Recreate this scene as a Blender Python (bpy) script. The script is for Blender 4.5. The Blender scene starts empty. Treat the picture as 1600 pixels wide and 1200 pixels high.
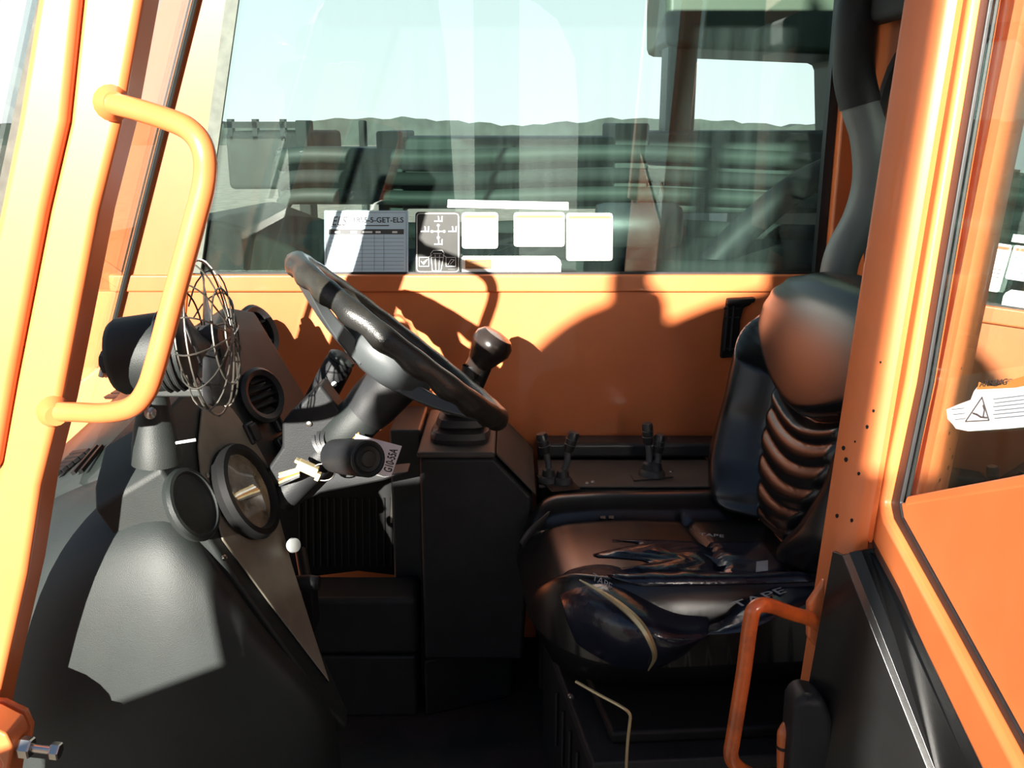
import bpy, bmesh, math, random
from mathutils import Vector, Matrix
random.seed(7)
C = bpy.context.scene.collection
R = math.radians

# ------------------------------------------------------------------ camera, world, sun, exposure
EYE = Vector((0.0, 0.0, 1.1)); PITCH = R(15.3); FOC = 1500.0
cam_d = bpy.data.cameras.new('camera'); cam = bpy.data.objects.new('camera', cam_d); C.objects.link(cam)
cam.location = EYE; cam.rotation_euler = (R(90) - PITCH, 0, 0)
cam_d.sensor_width = 36.0; cam_d.lens = 36.0 * FOC / 1600.0; cam_d.clip_start = 0.02; cam_d.clip_end = 600
bpy.context.scene.camera = cam
SUN_AZ, SUN_EL = R(17), R(17)          # the sun stands behind the camera to the left (front of the machine)
TO_SUN = Vector((-math.sin(SUN_AZ) * math.cos(SUN_EL), -math.cos(SUN_AZ) * math.cos(SUN_EL), math.sin(SUN_EL)))
sun_d = bpy.data.lights.new('sun', 'SUN'); sun = bpy.data.objects.new('sun', sun_d); C.objects.link(sun)
sun_d.energy = 23.5; sun_d.angle = R(0.55); sun_d.color = (1.0, 0.95, 0.85)
sun.location = TO_SUN * 30; sun.rotation_euler = TO_SUN.to_track_quat('Z', 'Y').to_euler()
w = bpy.data.worlds.new('sky'); bpy.context.scene.world = w; w.use_nodes = True
nt = w.node_tree; nt.nodes.clear()
o_ = nt.nodes.new('ShaderNodeOutputWorld'); bg = nt.nodes.new('ShaderNodeBackground')
tc = nt.nodes.new('ShaderNodeTexCoord'); sx = nt.nodes.new('ShaderNodeSeparateXYZ'); rp = nt.nodes.new('ShaderNodeValToRGB')
nt.links.new(tc.outputs['Generated'], sx.inputs[0]); nt.links.new(sx.outputs['Z'], rp.inputs[0])
rp.color_ramp.elements[0].position = 0.0; rp.color_ramp.elements[0].color = (1.0, 1.0, 1.0, 1)
rp.color_ramp.elements[1].position = 1.0; rp.color_ramp.elements[1].color = (0.10, 0.17, 0.32, 1)
for q_, c_ in ((0.14, (0.86, 0.93, 0.98)), (0.32, (0.40, 0.50, 0.62)), (0.55, (0.18, 0.27, 0.42))):
    el_ = rp.color_ramp.elements.new(q_); el_.color = (*c_, 1)
nt.links.new(rp.outputs[0], bg.inputs[0]); bg.inputs[1].default_value = 1.15
nt.links.new(bg.outputs[0], o_.inputs[0])
vs = bpy.context.scene.view_settings
vs.view_transform = 'Standard'; vs.look = 'None'; vs.gamma = 1.0; vs.use_curve_mapping = False; vs.exposure = 0.0

# ------------------------------------------------------------------ measuring helpers (photo point + known depth -> place in the cab)
_c, _s = math.cos(PITCH), math.sin(PITCH)
def ray(px, py):
    rx, vy = (px - 800) / FOC, (py - 600) / FOC
    return Vector((rx, _c - vy * _s, -_s - vy * _c))
def at(px, py, Y): d = ray(px, py); return EYE + d * (Y / d.y)
def atZ(px, py, Z): d = ray(px, py); return EYE + d * ((Z - EYE.z) / d.z)
def on(px, py, p0, n): d = ray(px, py); return EYE + d * ((p0 - EYE).dot(n) / d.dot(n))
def plane3(a, b, c):
    n = (b - a).cross(c - a).normalized()
    if n.dot(EYE - a) < 0: n = -n
    return a, n

# ------------------------------------------------------------------ mesh helpers
WL = {}
class MB:
    def __init__(s): s.v = []; s.f = []
    def add(s, vs_, fs):
        k = len(s.v); s.v += [Vector(p) for p in vs_]; s.f += [tuple(i + k for i in f) for f in fs]; return s
    def box(s, x0, x1, y0, y1, z0, z1):
        return s.add([(x, y, z) for x in (x0, x1) for y in (y0, y1) for z in (z0, z1)],
                     [(0, 1, 3, 2), (4, 6, 7, 5), (0, 4, 5, 1), (2, 3, 7, 6), (0, 2, 6, 4), (1, 5, 7, 3)])
    def obox(s, c, a, b, d):
        c, a, b, d = Vector(c), Vector(a), Vector(b), Vector(d)
        return s.add([c + a * i + b * j + d * k for i in (-1, 1) for j in (-1, 1) for k in (-1, 1)],
                     [(0, 1, 3, 2), (4, 6, 7, 5), (0, 4, 5, 1), (2, 3, 7, 6), (0, 2, 6, 4), (1, 5, 7, 3)])
    def prism(s, poly, vec):
        n = len(poly); vec = Vector(vec); p = [Vector(q) for q in poly]
        return s.add(p + [q + vec for q in p], [tuple(range(n)), tuple(range(2 * n - 1, n - 1, -1))] +
                     [(i, (i + 1) % n, (i + 1) % n + n, i + n) for i in range(n)])
    def grid(s, rows, close=False):
        n, m = len(rows), len(rows[0]); fs = []
        for i in range(n - 1):
            for j in range(m if close else m - 1):
                j2 = (j + 1) % m
                fs.append((i * m + j, i * m + j2, (i + 1) * m + j2, (i + 1) * m + j))
        return s.add([p for r in rows for p in r], fs)
    def tube(s, path, r, n=12, cap=True):
        path = [Vector(p) for p in path]; m = len(path)
        rr = r if isinstance(r, (list, tuple)) else [r] * m
        t = [(path[min(i + 1, m - 1)] - path[max(i - 1, 0)]).normalized() for i in range(m)]
        up = Vector((0, 0, 1)) if abs(t[0].z) < 0.9 else Vector((1, 0, 0))
        a = t[0].cross(up).normalized(); rows = []
        for i in range(m):
            a = (a - t[i] * a.dot(t[i])).normalized(); b = t[i].cross(a)
            rows.append([path[i] + (a * math.cos(2 * math.pi * k / n) + b * math.sin(2 * math.pi * k / n)) * rr[i] for k in range(n)])
        k0 = len(s.v); s.grid(rows, True)
        if cap:
            s.f.append(tuple(range(k0 + n - 1, k0 - 1, -1))); e = k0 + (m - 1) * n; s.f.append(tuple(range(e, e + n)))
        return s
    def lathe(s, prof, o, axis, n=24, closed=False):      # prof: (radius, height along axis)
        o, ax = Vector(o), Vector(axis).normalized()
        a = ax.orthogonal().normalized(); b = ax.cross(a)
        rows = [[o + ax * h + (a * math.cos(2 * math.pi * k / n) + b * math.sin(2 * math.pi * k / n)) * max(r, 1e-4) for k in range(n)] for r, h in prof]
        if closed: rows.append(rows[0])
        k0 = len(s.v); s.grid(rows, True)
        if not closed:
            s.f.append(tuple(range(k0 + n - 1, k0 - 1, -1))); e = k0 + (len(rows) - 1) * n; s.f.append(tuple(range(e, e + n)))
        return s
def smooth(pts, k=6):
    pts = [Vector(p) for p in pts]; out = []
    P = [pts[0] * 2 - pts[1]] + pts + [pts[-1] * 2 - pts[-2]]
    for i in range(1, len(P) - 2):
        for j in range(k):
            t = j / k; a, b, c, d = P[i - 1:i + 3]
            out.append(0.5 * ((2 * b) + (c - a) * t + (2 * a - 5 * b + 4 * c - d) * t * t + (3 * b - a - 3 * c + d) * t ** 3))
    out.append(pts[-1]); return out
def props(o, label=None, cat=None, group=None, kind=None):
    if label: o['label'] = label
    if cat: o['category'] = cat
    if group: o['group'] = group
    if kind: o['kind'] = kind
    return o
def finish(name, me, mat, parent, wl):
    o = bpy.data.objects.new(name, me); C.objects.link(o)
    if mat: me.materials.append(mat)
    pl = Vector((0, 0, 0))
    if parent: o.parent = parent; pl = WL[parent.name]
    o.location = wl - pl; WL[o.name] = wl
    return o
def obj(name, mb, mat, parent=None, bevel=0.0, sub=0, solid=0.0, ang=38, seg=2, flat=False):
    lo = Vector((min(p[i] for p in mb.v) for i in range(3))); hi = Vector((max(p[i] for p in mb.v) for i in range(3)))
    wl = Vector(((lo.x + hi.x) / 2, (lo.y + hi.y) / 2, lo.z))
    me = bpy.data.meshes.new(name)
    bm = bmesh.new(); vv = [bm.verts.new(p - wl) for p in mb.v]
    for f in mb.f:
        try: bm.faces.new([vv[i] for i in f])
        except ValueError: pass
    bmesh.ops.remove_doubles(bm, verts=bm.verts, dist=1e-6)
    bmesh.ops.recalc_face_normals(bm, faces=bm.faces)
    bm.to_mesh(me); bm.free()
    if not flat:
        for p in me.polygons: p.use_smooth = True
        if not (sub or bevel): me.set_sharp_from_angle(angle=R(ang))
    o = finish(name, me, mat, parent, wl)
    if solid:
        m = o.modifiers.new('thick', 'SOLIDIFY'); m.thickness = solid; m.offset = -1
    if bevel:
        m = o.modifiers.new('bevel', 'BEVEL'); m.width = bevel; m.segments = seg; m.limit_method = 'ANGLE'; m.angle_limit = R(30); m.harden_normals = True
    if sub:
        m = o.modifiers.new('sub', 'SUBSURF'); m.levels = sub; m.render_levels = sub
    return o
def empty(name, loc, label=None, cat=None, group=None, kind=None):
    o = bpy.data.objects.new(name, None); C.objects.link(o); o.location = Vector(loc); o.empty_display_size = 0.05
    WL[o.name] = Vector(loc); return props(o, label, cat, group, kind)
def text(name, body, mat, parent, origin, ex, ey, height, thick=0.0003, align='LEFT', shear=0.0, bold=0.0, sx=1.0):
    cu = bpy.data.curves.new(name, 'FONT'); cu.body = body; cu.size = 1.0; cu.align_x = align; cu.extrude = 0.002; cu.shear = shear; cu.offset = bold
    t = bpy.data.objects.new(name, cu); C.objects.link(t)
    me = bpy.data.meshes.new_from_object(t.evaluated_get(bpy.context.evaluated_depsgraph_get()))
    bpy.data.objects.remove(t); bpy.data.curves.remove(cu)
    ex, ey = Vector(ex).normalized(), Vector(ey).normalized(); ez = ex.cross(ey)
    k = height / 0.70
    me.transform(Matrix(((ex.x * k * sx, ey.x * k, ez.x * thick / 0.004, 0), (ex.y * k * sx, ey.y * k, ez.y * thick / 0.004, 0), (ex.z * k * sx, ey.z * k, ez.z * thick / 0.004, 0), (0, 0, 0, 1))))
    me.materials.clear()
    return finish(name, me, mat, parent, Vector(origin))

# ------------------------------------------------------------------ materials
MATS = {}
def mat(name, col, rough=0.5, metal=0.0, noise=0.12, scale=25.0, bump=0.0, bscale=200.0, col2=None, coat=0.0, spec=0.5, dust=None, dust_amt=0.0, dscale=6.0):
    if name in MATS: return MATS[name]
    m = bpy.data.materials.new(name); m.use_nodes = True; n = m.node_tree; b = n.nodes['Principled BSDF']; L = n.links.new
    g = n.nodes.new('ShaderNodeTexCoord'); ns = n.nodes.new('ShaderNodeTexNoise'); ns.inputs['Scale'].default_value = scale; ns.inputs['Detail'].default_value = 6
    L(g.outputs['Object'], ns.inputs['Vector'])
    cr = n.nodes.new('ShaderNodeValToRGB'); L(ns.outputs['Fac'], cr.inputs[0])
    c2 = col2 or tuple(min(1, c * (1 + noise)) for c in col); c1 = tuple(c * (1 - noise) for c in col) if not col2 else col
    cr.color_ramp.elements[0].position = 0.35; cr.color_ramp.elements[1].position = 0.65
    cr.color_ramp.elements[0].color = (*c1, 1); cr.color_ramp.elements[1].color = (*c2, 1)
    out = cr.outputs[0]
    if dust:
        n2 = n.nodes.new('ShaderNodeTexNoise'); n2.inputs['Scale'].default_value = dscale; n2.inputs['Detail'].default_value = 10; n2.inputs['Roughness'].default_value = 0.7
        L(g.outputs['Object'], n2.inputs['Vector'])
        mr = n.nodes.new('ShaderNodeMapRange'); mr.inputs[1].default_value = 0.45; mr.inputs[2].default_value = 0.75; mr.inputs[3].default_value = 0; mr.inputs[4].default_value = dust_amt
        L(n2.outputs['Fac'], mr.inputs[0])
        mx = n.nodes.new('ShaderNodeMix'); mx.data_type = 'RGBA'; L(mr.outputs[0], mx.inputs['Factor']); L(out, mx.inputs['A']); mx.inputs['B'].default_value = (*dust, 1)
        out = mx.outputs['Result']
    L(out, b.inputs['Base Color'])
    b.inputs['Roughness'].default_value = rough; b.inputs['Metallic'].default_value = metal; b.inputs['Coat Weight'].default_value = coat
    b.inputs['Specular IOR Level'].default_value = spec
    if bump:
        n3 = n.nodes.new('ShaderNodeTexNoise'); n3.inputs['Scale'].default_value = bscale; n3.inputs['Detail'].default_value = 3; L(g.outputs['Object'], n3.inputs['Vector'])
        bp = n.nodes.new('ShaderNodeBump'); bp.inputs['Strength'].default_value = bump; bp.inputs['Distance'].default_value = 0.002; L(n3.outputs['Fac'], bp.inputs['Height']); L(bp.outputs[0], b.inputs['Normal'])
    MATS[name] = m; return m
def glass(name, tint, refl0, dust, dust_col=(0.55, 0.62, 0.56), streak=(40, 40, 3)):
    m = bpy.data.materials.new(name); m.use_nodes = True; n = m.node_tree; n.nodes.clear(); L = n.links.new
    o = n.nodes.new('ShaderNodeOutputMaterial'); tr = n.nodes.new('ShaderNodeBsdfTransparent'); tr.inputs[0].default_value = (*tint, 1)
    df = n.nodes.new('ShaderNodeBsdfDiffuse'); df.inputs[0].default_value = (*dust_col, 1)
    gl = n.nodes.new('ShaderNodeBsdfGlossy'); gl.inputs['Roughness'].default_value = 0.0; gl.inputs[0].default_value = (0.95, 1, 0.97, 1)
    tcd = n.nodes.new('ShaderNodeTexCoord'); mp = n.nodes.new('ShaderNodeMapping'); mp.inputs['Scale'].default_value = streak
    ns = n.nodes.new('ShaderNodeTexNoise'); ns.inputs['Scale'].default_value = 1.0; ns.inputs['Detail'].default_value = 8; ns.inputs['Roughness'].default_value = 0.7
    L(tcd.outputs['Object'], mp.inputs[0]); L(mp.outputs[0], ns.inputs['Vector'])
    mr = n.nodes.new('ShaderNodeMapRange'); mr.inputs[1].default_value = 0.35; mr.inputs[2].default_value = 0.8; mr.inputs[3].default_value = dust * 0.45; mr.inputs[4].default_value = dust * 2.2
    L(ns.outputs['Fac'], mr.inputs[0])
    m1 = n.nodes.new('ShaderNodeMixShader'); L(mr.outputs[0], m1.inputs[0]); L(tr.outputs[0], m1.inputs[1]); L(df.outputs[0], m1.inputs[2])
    fr = n.nodes.new('ShaderNodeLayerWeight'); fr.inputs[0].default_value = 0.5
    mf = n.nodes.new('ShaderNodeMapRange'); mf.inputs[3].default_value = refl0; mf.inputs[4].default_value = 1.0
    pw = n.nodes.new('ShaderNodeMath'); pw.operation = 'POWER'; pw.inputs[1].default_value = 4.0
    L(fr.outputs['Facing'], pw.inputs[0]); L(pw.outputs[0], mf.inputs[0])
    m2 = n.nodes.new('ShaderNodeMixShader'); L(mf.outputs[0], m2.inputs[0]); L(m1.outputs[0], m2.inputs[1]); L(gl.outputs[0], m2.inputs[2])
    L(m2.outputs[0], o.inputs[0]); return m
ORANGE = mat('orange paint', (0.62, 0.155, 0.045), 0.38, noise=0.06, scale=9, coat=0.25, dust=(0.42, 0.17, 0.07), dust_amt=0.35, dscale=5)
ORANGE_WORN = mat('worn orange paint', (0.55, 0.11, 0.02), 0.32, noise=0.08, scale=30, coat=0.3, dust=(0.06, 0.03, 0.02), dust_amt=0.75, dscale=22)
GREY = mat('grey dash plastic', (0.0135, 0.0172, 0.0168), 0.52, spec=0.4, noise=0.10, scale=18, bump=0.25, bscale=900, dust=(0.024, 0.0235, 0.021), dust_amt=0.5, dscale=5)
PANEL = mat('dusty sunlit instrument panel', (0.165, 0.145, 0.110), 0.5, noise=0.15, scale=14, bump=0.1, bscale=700, dust=(0.26, 0.23, 0.175), dust_amt=0.6, dscale=9)  # lightened beyond its dust to stand in for grazing sun
DARK = mat('dark grey plastic', (0.018, 0.019, 0.021), 0.45, noise=0.15, scale=25, bump=0.2, bscale=800, dust=(0.04, 0.037, 0.034), dust_amt=0.5, dscale=7)
CHAR = mat('charcoal plastic', (0.0125, 0.0135, 0.0155), 0.55, spec=0.3, noise=0.15, scale=25, bump=0.2, bscale=700, dust=(0.022, 0.018, 0.016), dust_amt=0.35, dscale=5)
BLACK = mat('black rubber', (0.006, 0.006, 0.0065), 0.6, spec=0.25, noise=0.2, scale=30)
GASK = mat('black gasket', (0.010, 0.009, 0.010), 0.5, noise=0.2, scale=60)
PGASK = mat('pale gasket', (0.14, 0.14, 0.12), 0.6, noise=0.2, scale=40)  # pale tone paints the sunlit look of the window edge seal
RIM = mat('steering wheel rubber', (0.018, 0.018, 0.017), 0.33, noise=0.2, scale=30, bump=0.25, bscale=500, dust=(0.045, 0.038, 0.024), dust_amt=0.6, dscale=14)
SPOKE = mat('light grey spoke plastic', (0.055, 0.062, 0.065), 0.5, noise=0.06, scale=20, bump=0.15, bscale=900)
VINYL = mat('black vinyl', (0.006, 0.006, 0.0065), 0.27, noise=0.15, scale=15, bump=0.06, bscale=900)
TAPE = mat('dark blue black tape', (0.010, 0.012, 0.022), 0.22, noise=0.3, scale=20, bump=0.5, bscale=60)
WHITE = mat('white print film', (0.80, 0.82, 0.80), 0.5, noise=0.03, scale=10)
PAPER = mat('pale blue white chart film', (0.60, 0.76, 0.88), 0.4, noise=0.03, scale=10)
INK = mat('black ink', (0.006, 0.006, 0.007), 0.5)
GINK = mat('grey ink', (0.06, 0.062, 0.066), 0.5)
LINK = mat('pale blue ink', (0.10, 0.14, 0.18), 0.5)
OINK = mat('orange ink', (0.45, 0.19, 0.035), 0.5, noise=0.05)
TINK = mat('grey tape print', (0.20, 0.21, 0.24), 0.5)
DGREY = mat('dark grey decal film', (0.018, 0.018, 0.017), 0.45, noise=0.15, scale=30)
STEEL = mat('zinc steel', (0.55, 0.52, 0.47), 0.28, metal=1.0, noise=0.1, scale=40)
WIRE = mat('dull wire', (0.16, 0.15, 0.13), 0.4, metal=0.8, noise=0.2, scale=60)
BRASS = mat('yellowed wire', (0.45, 0.36, 0.20), 0.35, metal=0.6)
LEVG = mat('grey lever rod', (0.09, 0.092, 0.095), 0.4, noise=0.1, metal=0.3)
LEVK = mat('black lever grip', (0.018, 0.018, 0.019), 0.45, noise=0.2, scale=60)
KNOB = mat('dark brown grey knob', (0.024, 0.018, 0.016), 0.26, noise=0.1)
BOOT = mat('grey rubber boot', (0.022, 0.023, 0.026), 0.6, noise=0.15, scale=30, dust=(0.05, 0.036, 0.03), dust_amt=0.5)
DECK = mat('dusty console deck', (0.040, 0.033, 0.031), 0.6, noise=0.2, scale=14, bump=0.15, bscale=500)
BEIGE = mat('beige plug plastic', (0.50, 0.40, 0.22), 0.45)
TAG = mat('white tag card', (0.66, 0.62, 0.68), 0.4, noise=0.03)
MATF = mat('dirty floor rubber', (0.016, 0.015, 0.015), 0.7, noise=0.3, scale=12, dust=(0.10, 0.035, 0.02), dust_amt=0.5, dscale=6)
HOSE = mat('grey duct rubber', (0.11, 0.122, 0.122), 0.5, noise=0.1, scale=16)
HEAD = mat('black headliner', (0.014, 0.014, 0.015), 0.8)
LENS = mat('gauge face', (0.16, 0.13, 0.09), 0.08, noise=0.5, scale=22, coat=0.8)
AMBER = mat('amber lens', (0.35, 0.16, 0.05), 0.2)
REDL = mat('red lens', (0.7, 0.05, 0.03), 0.3)
GROUND = mat('pale gravel', (0.16, 0.14, 0.11), 0.9, noise=0.25, scale=3)
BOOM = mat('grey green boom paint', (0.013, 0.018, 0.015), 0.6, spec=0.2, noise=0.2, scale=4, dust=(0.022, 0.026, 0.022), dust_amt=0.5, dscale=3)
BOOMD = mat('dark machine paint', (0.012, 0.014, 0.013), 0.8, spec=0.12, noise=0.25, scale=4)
TREE = mat('winter treeline', (0.016, 0.022, 0.018), 0.9, noise=0.4, scale=0.6)
PALE = mat('pale grey sheet', (0.32, 0.34, 0.33), 0.5, noise=0.08, scale=6)
POSTM = mat('rusty brown steel', (0.16, 0.05, 0.025), 0.85, noise=0.3, scale=6)
GLASS_F = glass('tinted side window glass', (0.89, 1.0, 0.965), 0.06, 0.009, (0.45, 0.62, 0.58))
GLASS_W = glass('windscreen glass', (0.92, 0.97, 0.95), 0.10, 0.02)
GLASS_D = glass('tinted door glass', (0.62, 0.74, 0.70), 0.30, 0.012, (0.5, 0.6, 0.55), (20, 20, 6))
def struct(o): o['kind'] = 'structure'; return o

# ------------------------------------------------------------------ setting: the cab shell
YW = 1.90
struct(obj('floor', MB().box(-1.0, 0.66, 1.02, 1.93, -0.04, 0.0), MATF))
struct(obj('ceiling', MB().box(-0.62, 0.72, 1.02, 1.97, 1.55, 1.62), HEAD, bevel=0.01))
wall = struct(obj('wall_right', MB().box(-1.0, 0.70, YW, YW + 0.03, -0.04, 0.772), ORANGE, bevel=0.002))
struct(obj('trim_1', MB().box(-0.80, 0.66, YW - 0.012, YW + 0.03, 0.7725, 0.807), ORANGE, bevel=0.004))
# far front pillar
struct(obj('trim_2', MB().prism([(-0.527, YW - 0.006, 1.5), (-0.592, YW - 0.006, 1.316), (-0.854, YW - 0.006, 0.58), (-0.954, YW - 0.006, 0.3), (-0.73, YW - 0.006, 0.3), (-0.642, YW - 0.006, 0.80), (-0.573, YW - 0.006, 1.1), (-0.475, YW - 0.006, 1.5)], (0, 0.05, 0)), ORANGE, bevel=0.004))
# far rear pillar
struct(obj('trim_3', MB().box(0.618, 0.668, YW - 0.03, YW + 0.04, 0.8, 1.55), ORANGE, bevel=0.006))
win = struct(obj('window_1', MB().prism([(-0.639, 1.905, 0.807), (0.612, 1.905, 0.807), (0.612, 1.905, 1.55), (-0.465, 1.905, 1.55)], (0, 0.006, 0)), GLASS_F))
obj('gasket', MB().box(0.600, 0.617, 1.893, 1.915, 0.808, 1.55).box(-0.63, 0.6, 1.899, 1.904, 0.807, 0.811), GASK, win)
a, b = Vector((-0.642, 1.896, 0.81)), Vector((-0.475, 1.896, 1.55))
obj('edge_seal', MB().obox((a + b) / 2 + Vector((0.012, 0, 0)), (b - a) / 2, (0.012, 0, 0), (0, 0.004, 0)), PGASK, win)
# rear wall with its rounded window
def rrect(y0, y1, z0, z1, r, n=6):
    out = []
    for cy, cz, a0 in ((y1 - r, z1 - r, 0), (y0 + r, z1 - r, 90), (y0 + r, z0 + r, 180), (y1 - r, z0 + r, 270)):
        for k in range(n + 1):
            t = R(a0 + 90 * k / n); out.append((cy + r * math.cos(t), cz + r * math.sin(t)))
    return out
inner = rrect(1.25, 1.825, 0.78, 1.23, 0.13); mb = MB()
def outer_of(y, z):
    cy, cz = 1.54, 1.0; k = min((0.39 if y > cy else 0.44) / max(abs(y - cy), 1e-6), (0.55 if z > cz else 1.04) / max(abs(z - cz), 1e-6)); return cy + (y - cy) * k, cz + (z - cz) * k
for xx in (0.672, 0.70):
    rows = [[Vector((xx, *outer_of(y, z))) for y, z in inner], [Vector((xx, y, z)) for y, z in inner]]; mb.grid(rows, True)
k = len(inner); mb.f += [(k + i, k + (i + 1) % k, 3 * k + (i + 1) % k, 3 * k + i) for i in range(k)]
struct(obj('wall_rear', mb, ORANGE))
w2 = struct(obj('window_2', MB().prism([(0.684, y, z) for y, z in rrect(1.24, 1.835, 0.77, 1.24, 0.135)], (0.005, 0, 0)), GLASS_W))
rows = []
for dx, g in ((0.664, 0.0), (0.664, 0.018), (0.676, 0.018), (0.676, 0.0)):
    rows.append([Vector((dx, y, z)) for y, z in rrect(1.25 + g, 1.825 - g, 0.78 + g, 1.23 - g, 0.13 - g)])
obj('gasket', MB().grid(rows + [rows[0]], True), GASK, w2)
# headliner strip across the rear top
struct(obj('trim_4', MB().box(0.615, 0.665, 1.2, 1.86, 1.265, 1.33), HEAD, bevel=0.012))
# near front pillar (windscreen pillar on the door side)
YA = 1.1
rt = [(228, -40), (187, 190), (152, 330), (92, 640), (62, 760), (40, 900), (-5, 1100), (-30, 1240)]
lf = [(62, -40), (25, 190), (-5, 340), (-60, 600), (-100, 760), (-140, 900), (-190, 1100), (-225, 1240)]
gv = [(128, -40), (104, 190), (72, 330), (20, 600), (-10, 760), (-45, 900), (-90, 1100), (-120, 1240)]
ap = struct(obj('trim_5', MB().prism([at(x, y, YA) for x, y in rt] + [at(x, y, YA) for x, y in reversed(gv)], (0, 0.06, 0)), ORANGE, bevel=0.010, seg=3))
g2 = [(126, -40), (102, 190), (70, 330), (18, 600), (-5, 735)]
obj('flange', MB().prism([at(x, y, YA - 0.012) for x, y in g2] + [at(x, y, YA - 0.012) for x, y in reversed(lf[:5])], (0, 0.05, 0)), ORANGE, ap, bevel=0.010, seg=3)
# windscreen
def wsx(z): return -0.592 + 0.356 * (z - 1.316)
struct(obj('window_3', MB().prism([(wsx(1.5) + 0.075, 1.17, 1.5), (wsx(0.62) + 0.075, 1.17, 0.62), (wsx(0.62) + 0.01, 1.89, 0.62), (wsx(1.5) + 0.01, 1.89, 1.5)], (-0.006, 0, 0)), GLASS_W))
a0, b0 = Vector((wsx(0.60) + 0.012, 1.885, 0.60)), Vector((wsx(1.5) + 0.012, 1.885, 1.5))
struct(obj('trim_6', MB().tube([a0, b0], 0.006, 8), GASK))
a0, b0 = Vector((wsx(0.90) + 0.088, 1.18, 0.90)), Vector((wsx(1.5) + 0.088, 1.18, 1.5))
struct(obj('trim_7', MB().obox((a0 + b0) / 2, (b0 - a0) / 2, (0.007, 0.004, 0), (0, 0.006, 0)), PGASK))
# near rear pillar, leaning back
def lean(x, z): return x - 0.056 * (1.1 - z)
YB = 1.1
ring = [(0.436, YB + 0.05), (0.426, YB + 0.034), (0.427, YB + 0.028), (0.452, YB - 0.003), (0.457, YB - 0.007), (0.466, YB - 0.009), (0.474, YB - 0.005), (0.478, YB + 0.01), (0.478, YB + 0.05)]
struct(obj('trim_8', MB().prism([(lean(x, -0.05), y, -0.05) for x, y in ring], (lean(0, 1.56) - lean(0, -0.05), 0, 1.61)), ORANGE, ang=30))
tr8 = bpy.data.objects['trim_8']
def pf(z, k): return Vector((lean(0.427 + (0.452 - 0.427) * k, z), YB + 0.028 - 0.031 * k, z))
q0_, qn_ = plane3(pf(1.2, 0), pf(1.2, 1), pf(0.4, 0))
for x, y, w_ in ((1365, 642, 2.2), (1355, 667, 2.6), (1342, 740, 2.4), (1331, 813, 2.6), (1376, 566, 1.6), (1322, 718, 3.2), (1318, 700, 3.0), (1308, 806, 2.8), (1336, 690, 1.5)):
    obj('paint_chip', MB().prism([on(x + w_ * math.cos(t), y + w_ * 1.3 * math.sin(t), q0_, qn_) for t in (0.2, 1.3, 2.2, 3.4, 4.4, 5.5)], qn_ * 0.0004), BOOMD, tr8)
# ------------------------------------------------------------------ the open door
e_, t_ = R(3.5), R(3.75)
DN = Vector((-math.cos(t_) * math.cos(e_), math.cos(t_) * math.sin(e_), math.sin(t_))); DP = Vector((0.5, 1.1, 1.1))
def dr(px, py, k=0.0): return on(px, py, DP, DN) + DN * k
DT = Vector((-math.sin(e_), -math.cos(e_), 0)); DU = DN.cross(DT); DU = DU if DU.z > 0 else -DU
def ds(s, h, k=0.0): return DP + DT * s + DU * h + DN * k
def sh(p): q = p - DP; return q.dot(DT), q.dot(DU)
door = empty('door_1', ds(0, -0.9), kind='structure')
fo = [(1513, -40), (1480, 190), (1412, 600), (1373, 800), (1370, 822), (1470, 1020), (1560, 1200), (1610, 1300)]
fi = [(1547, -40), (1509, 190), (1440, 600), (1399, 788), (1404, 812), (1502, 985), (1612, 1185), (1668, 1285)]
gi = [(1561, -40), (1522, 190), (1452, 600), (1413, 786), (1417, 810), (1515, 985), (1626, 1185), (1682, 1285)]
top_s = 0.80
q0 = [sh(dr(*p)) for p in fo]; q1 = [sh(dr(*p)) for p in fi]; q2 = [sh(dr(*p)) for p in gi]
obj('door_frame', MB().prism([ds(*q) for q in q0] + [ds(*q) for q in reversed(q1)], DN * 0.018), ORANGE, door, bevel=0.007, seg=3)
obj('gasket', MB().prism([ds(*q) for q in q1] + [ds(*q) for q in reversed(q2)], DN * 0.006), GASK, door, bevel=0.002)
gl_ = [sh(dr(*p)) for p in ((1561, -40), (1522, 190), (1452, 600), (1413, 786))]
a1, a2 = sh(dr(1420, 786)), sh(dr(1600, 757)); sl = (a2[1] - a1[1]) / (a2[0] - a1[0])
bot = lambda s: a1[1] + sl * (s - a1[0])
pane = obj('pane', MB().prism([ds(gl_[0][0], 0.42)] + [ds(*q) for q in gl_] + [ds(top_s - 0.05, bot(top_s - 0.05)), ds(top_s - 0.05, 0.42)], DN * -0.005), GLASS_D, door)
obj('door_panel', MB().prism([ds(gl_[3][0], gl_[3][1]), ds(top_s, bot(top_s)), ds(top_s, q2[-1][1] - 0.1), ds(*q2[-1]), ds(*q2[-2]), ds(*q2[-3]), ds(*q2[4])], DN * 0.004), ORANGE, door, bevel=0.003)
obj('glass_ledge', MB().prism([ds(a1[0], a1[1] - 0.004), ds(top_s, bot(top_s) - 0.004), ds(top_s, bot(top_s) + 0.012), ds(a1[0] + 0.004, a1[1] + 0.010)], DN * 0.006), ORANGE, door, bevel=0.003)
obj('free_edge_frame', MB().prism([ds(top_s - 0.05, bot(top_s) - 0.2), ds(top_s, bot(top_s) - 0.2), ds(top_s, 0.46), ds(top_s - 0.05, 0.46)], DN * 0.02), ORANGE, door, bevel=0.006)
obj('top_frame', MB().prism([ds(q0[0][0], 0.42), ds(top_s, 0.42), ds(top_s, 0.47), ds(q0[0][0], 0.47)], DN * 0.02), ORANGE, door, bevel=0.006)
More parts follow.
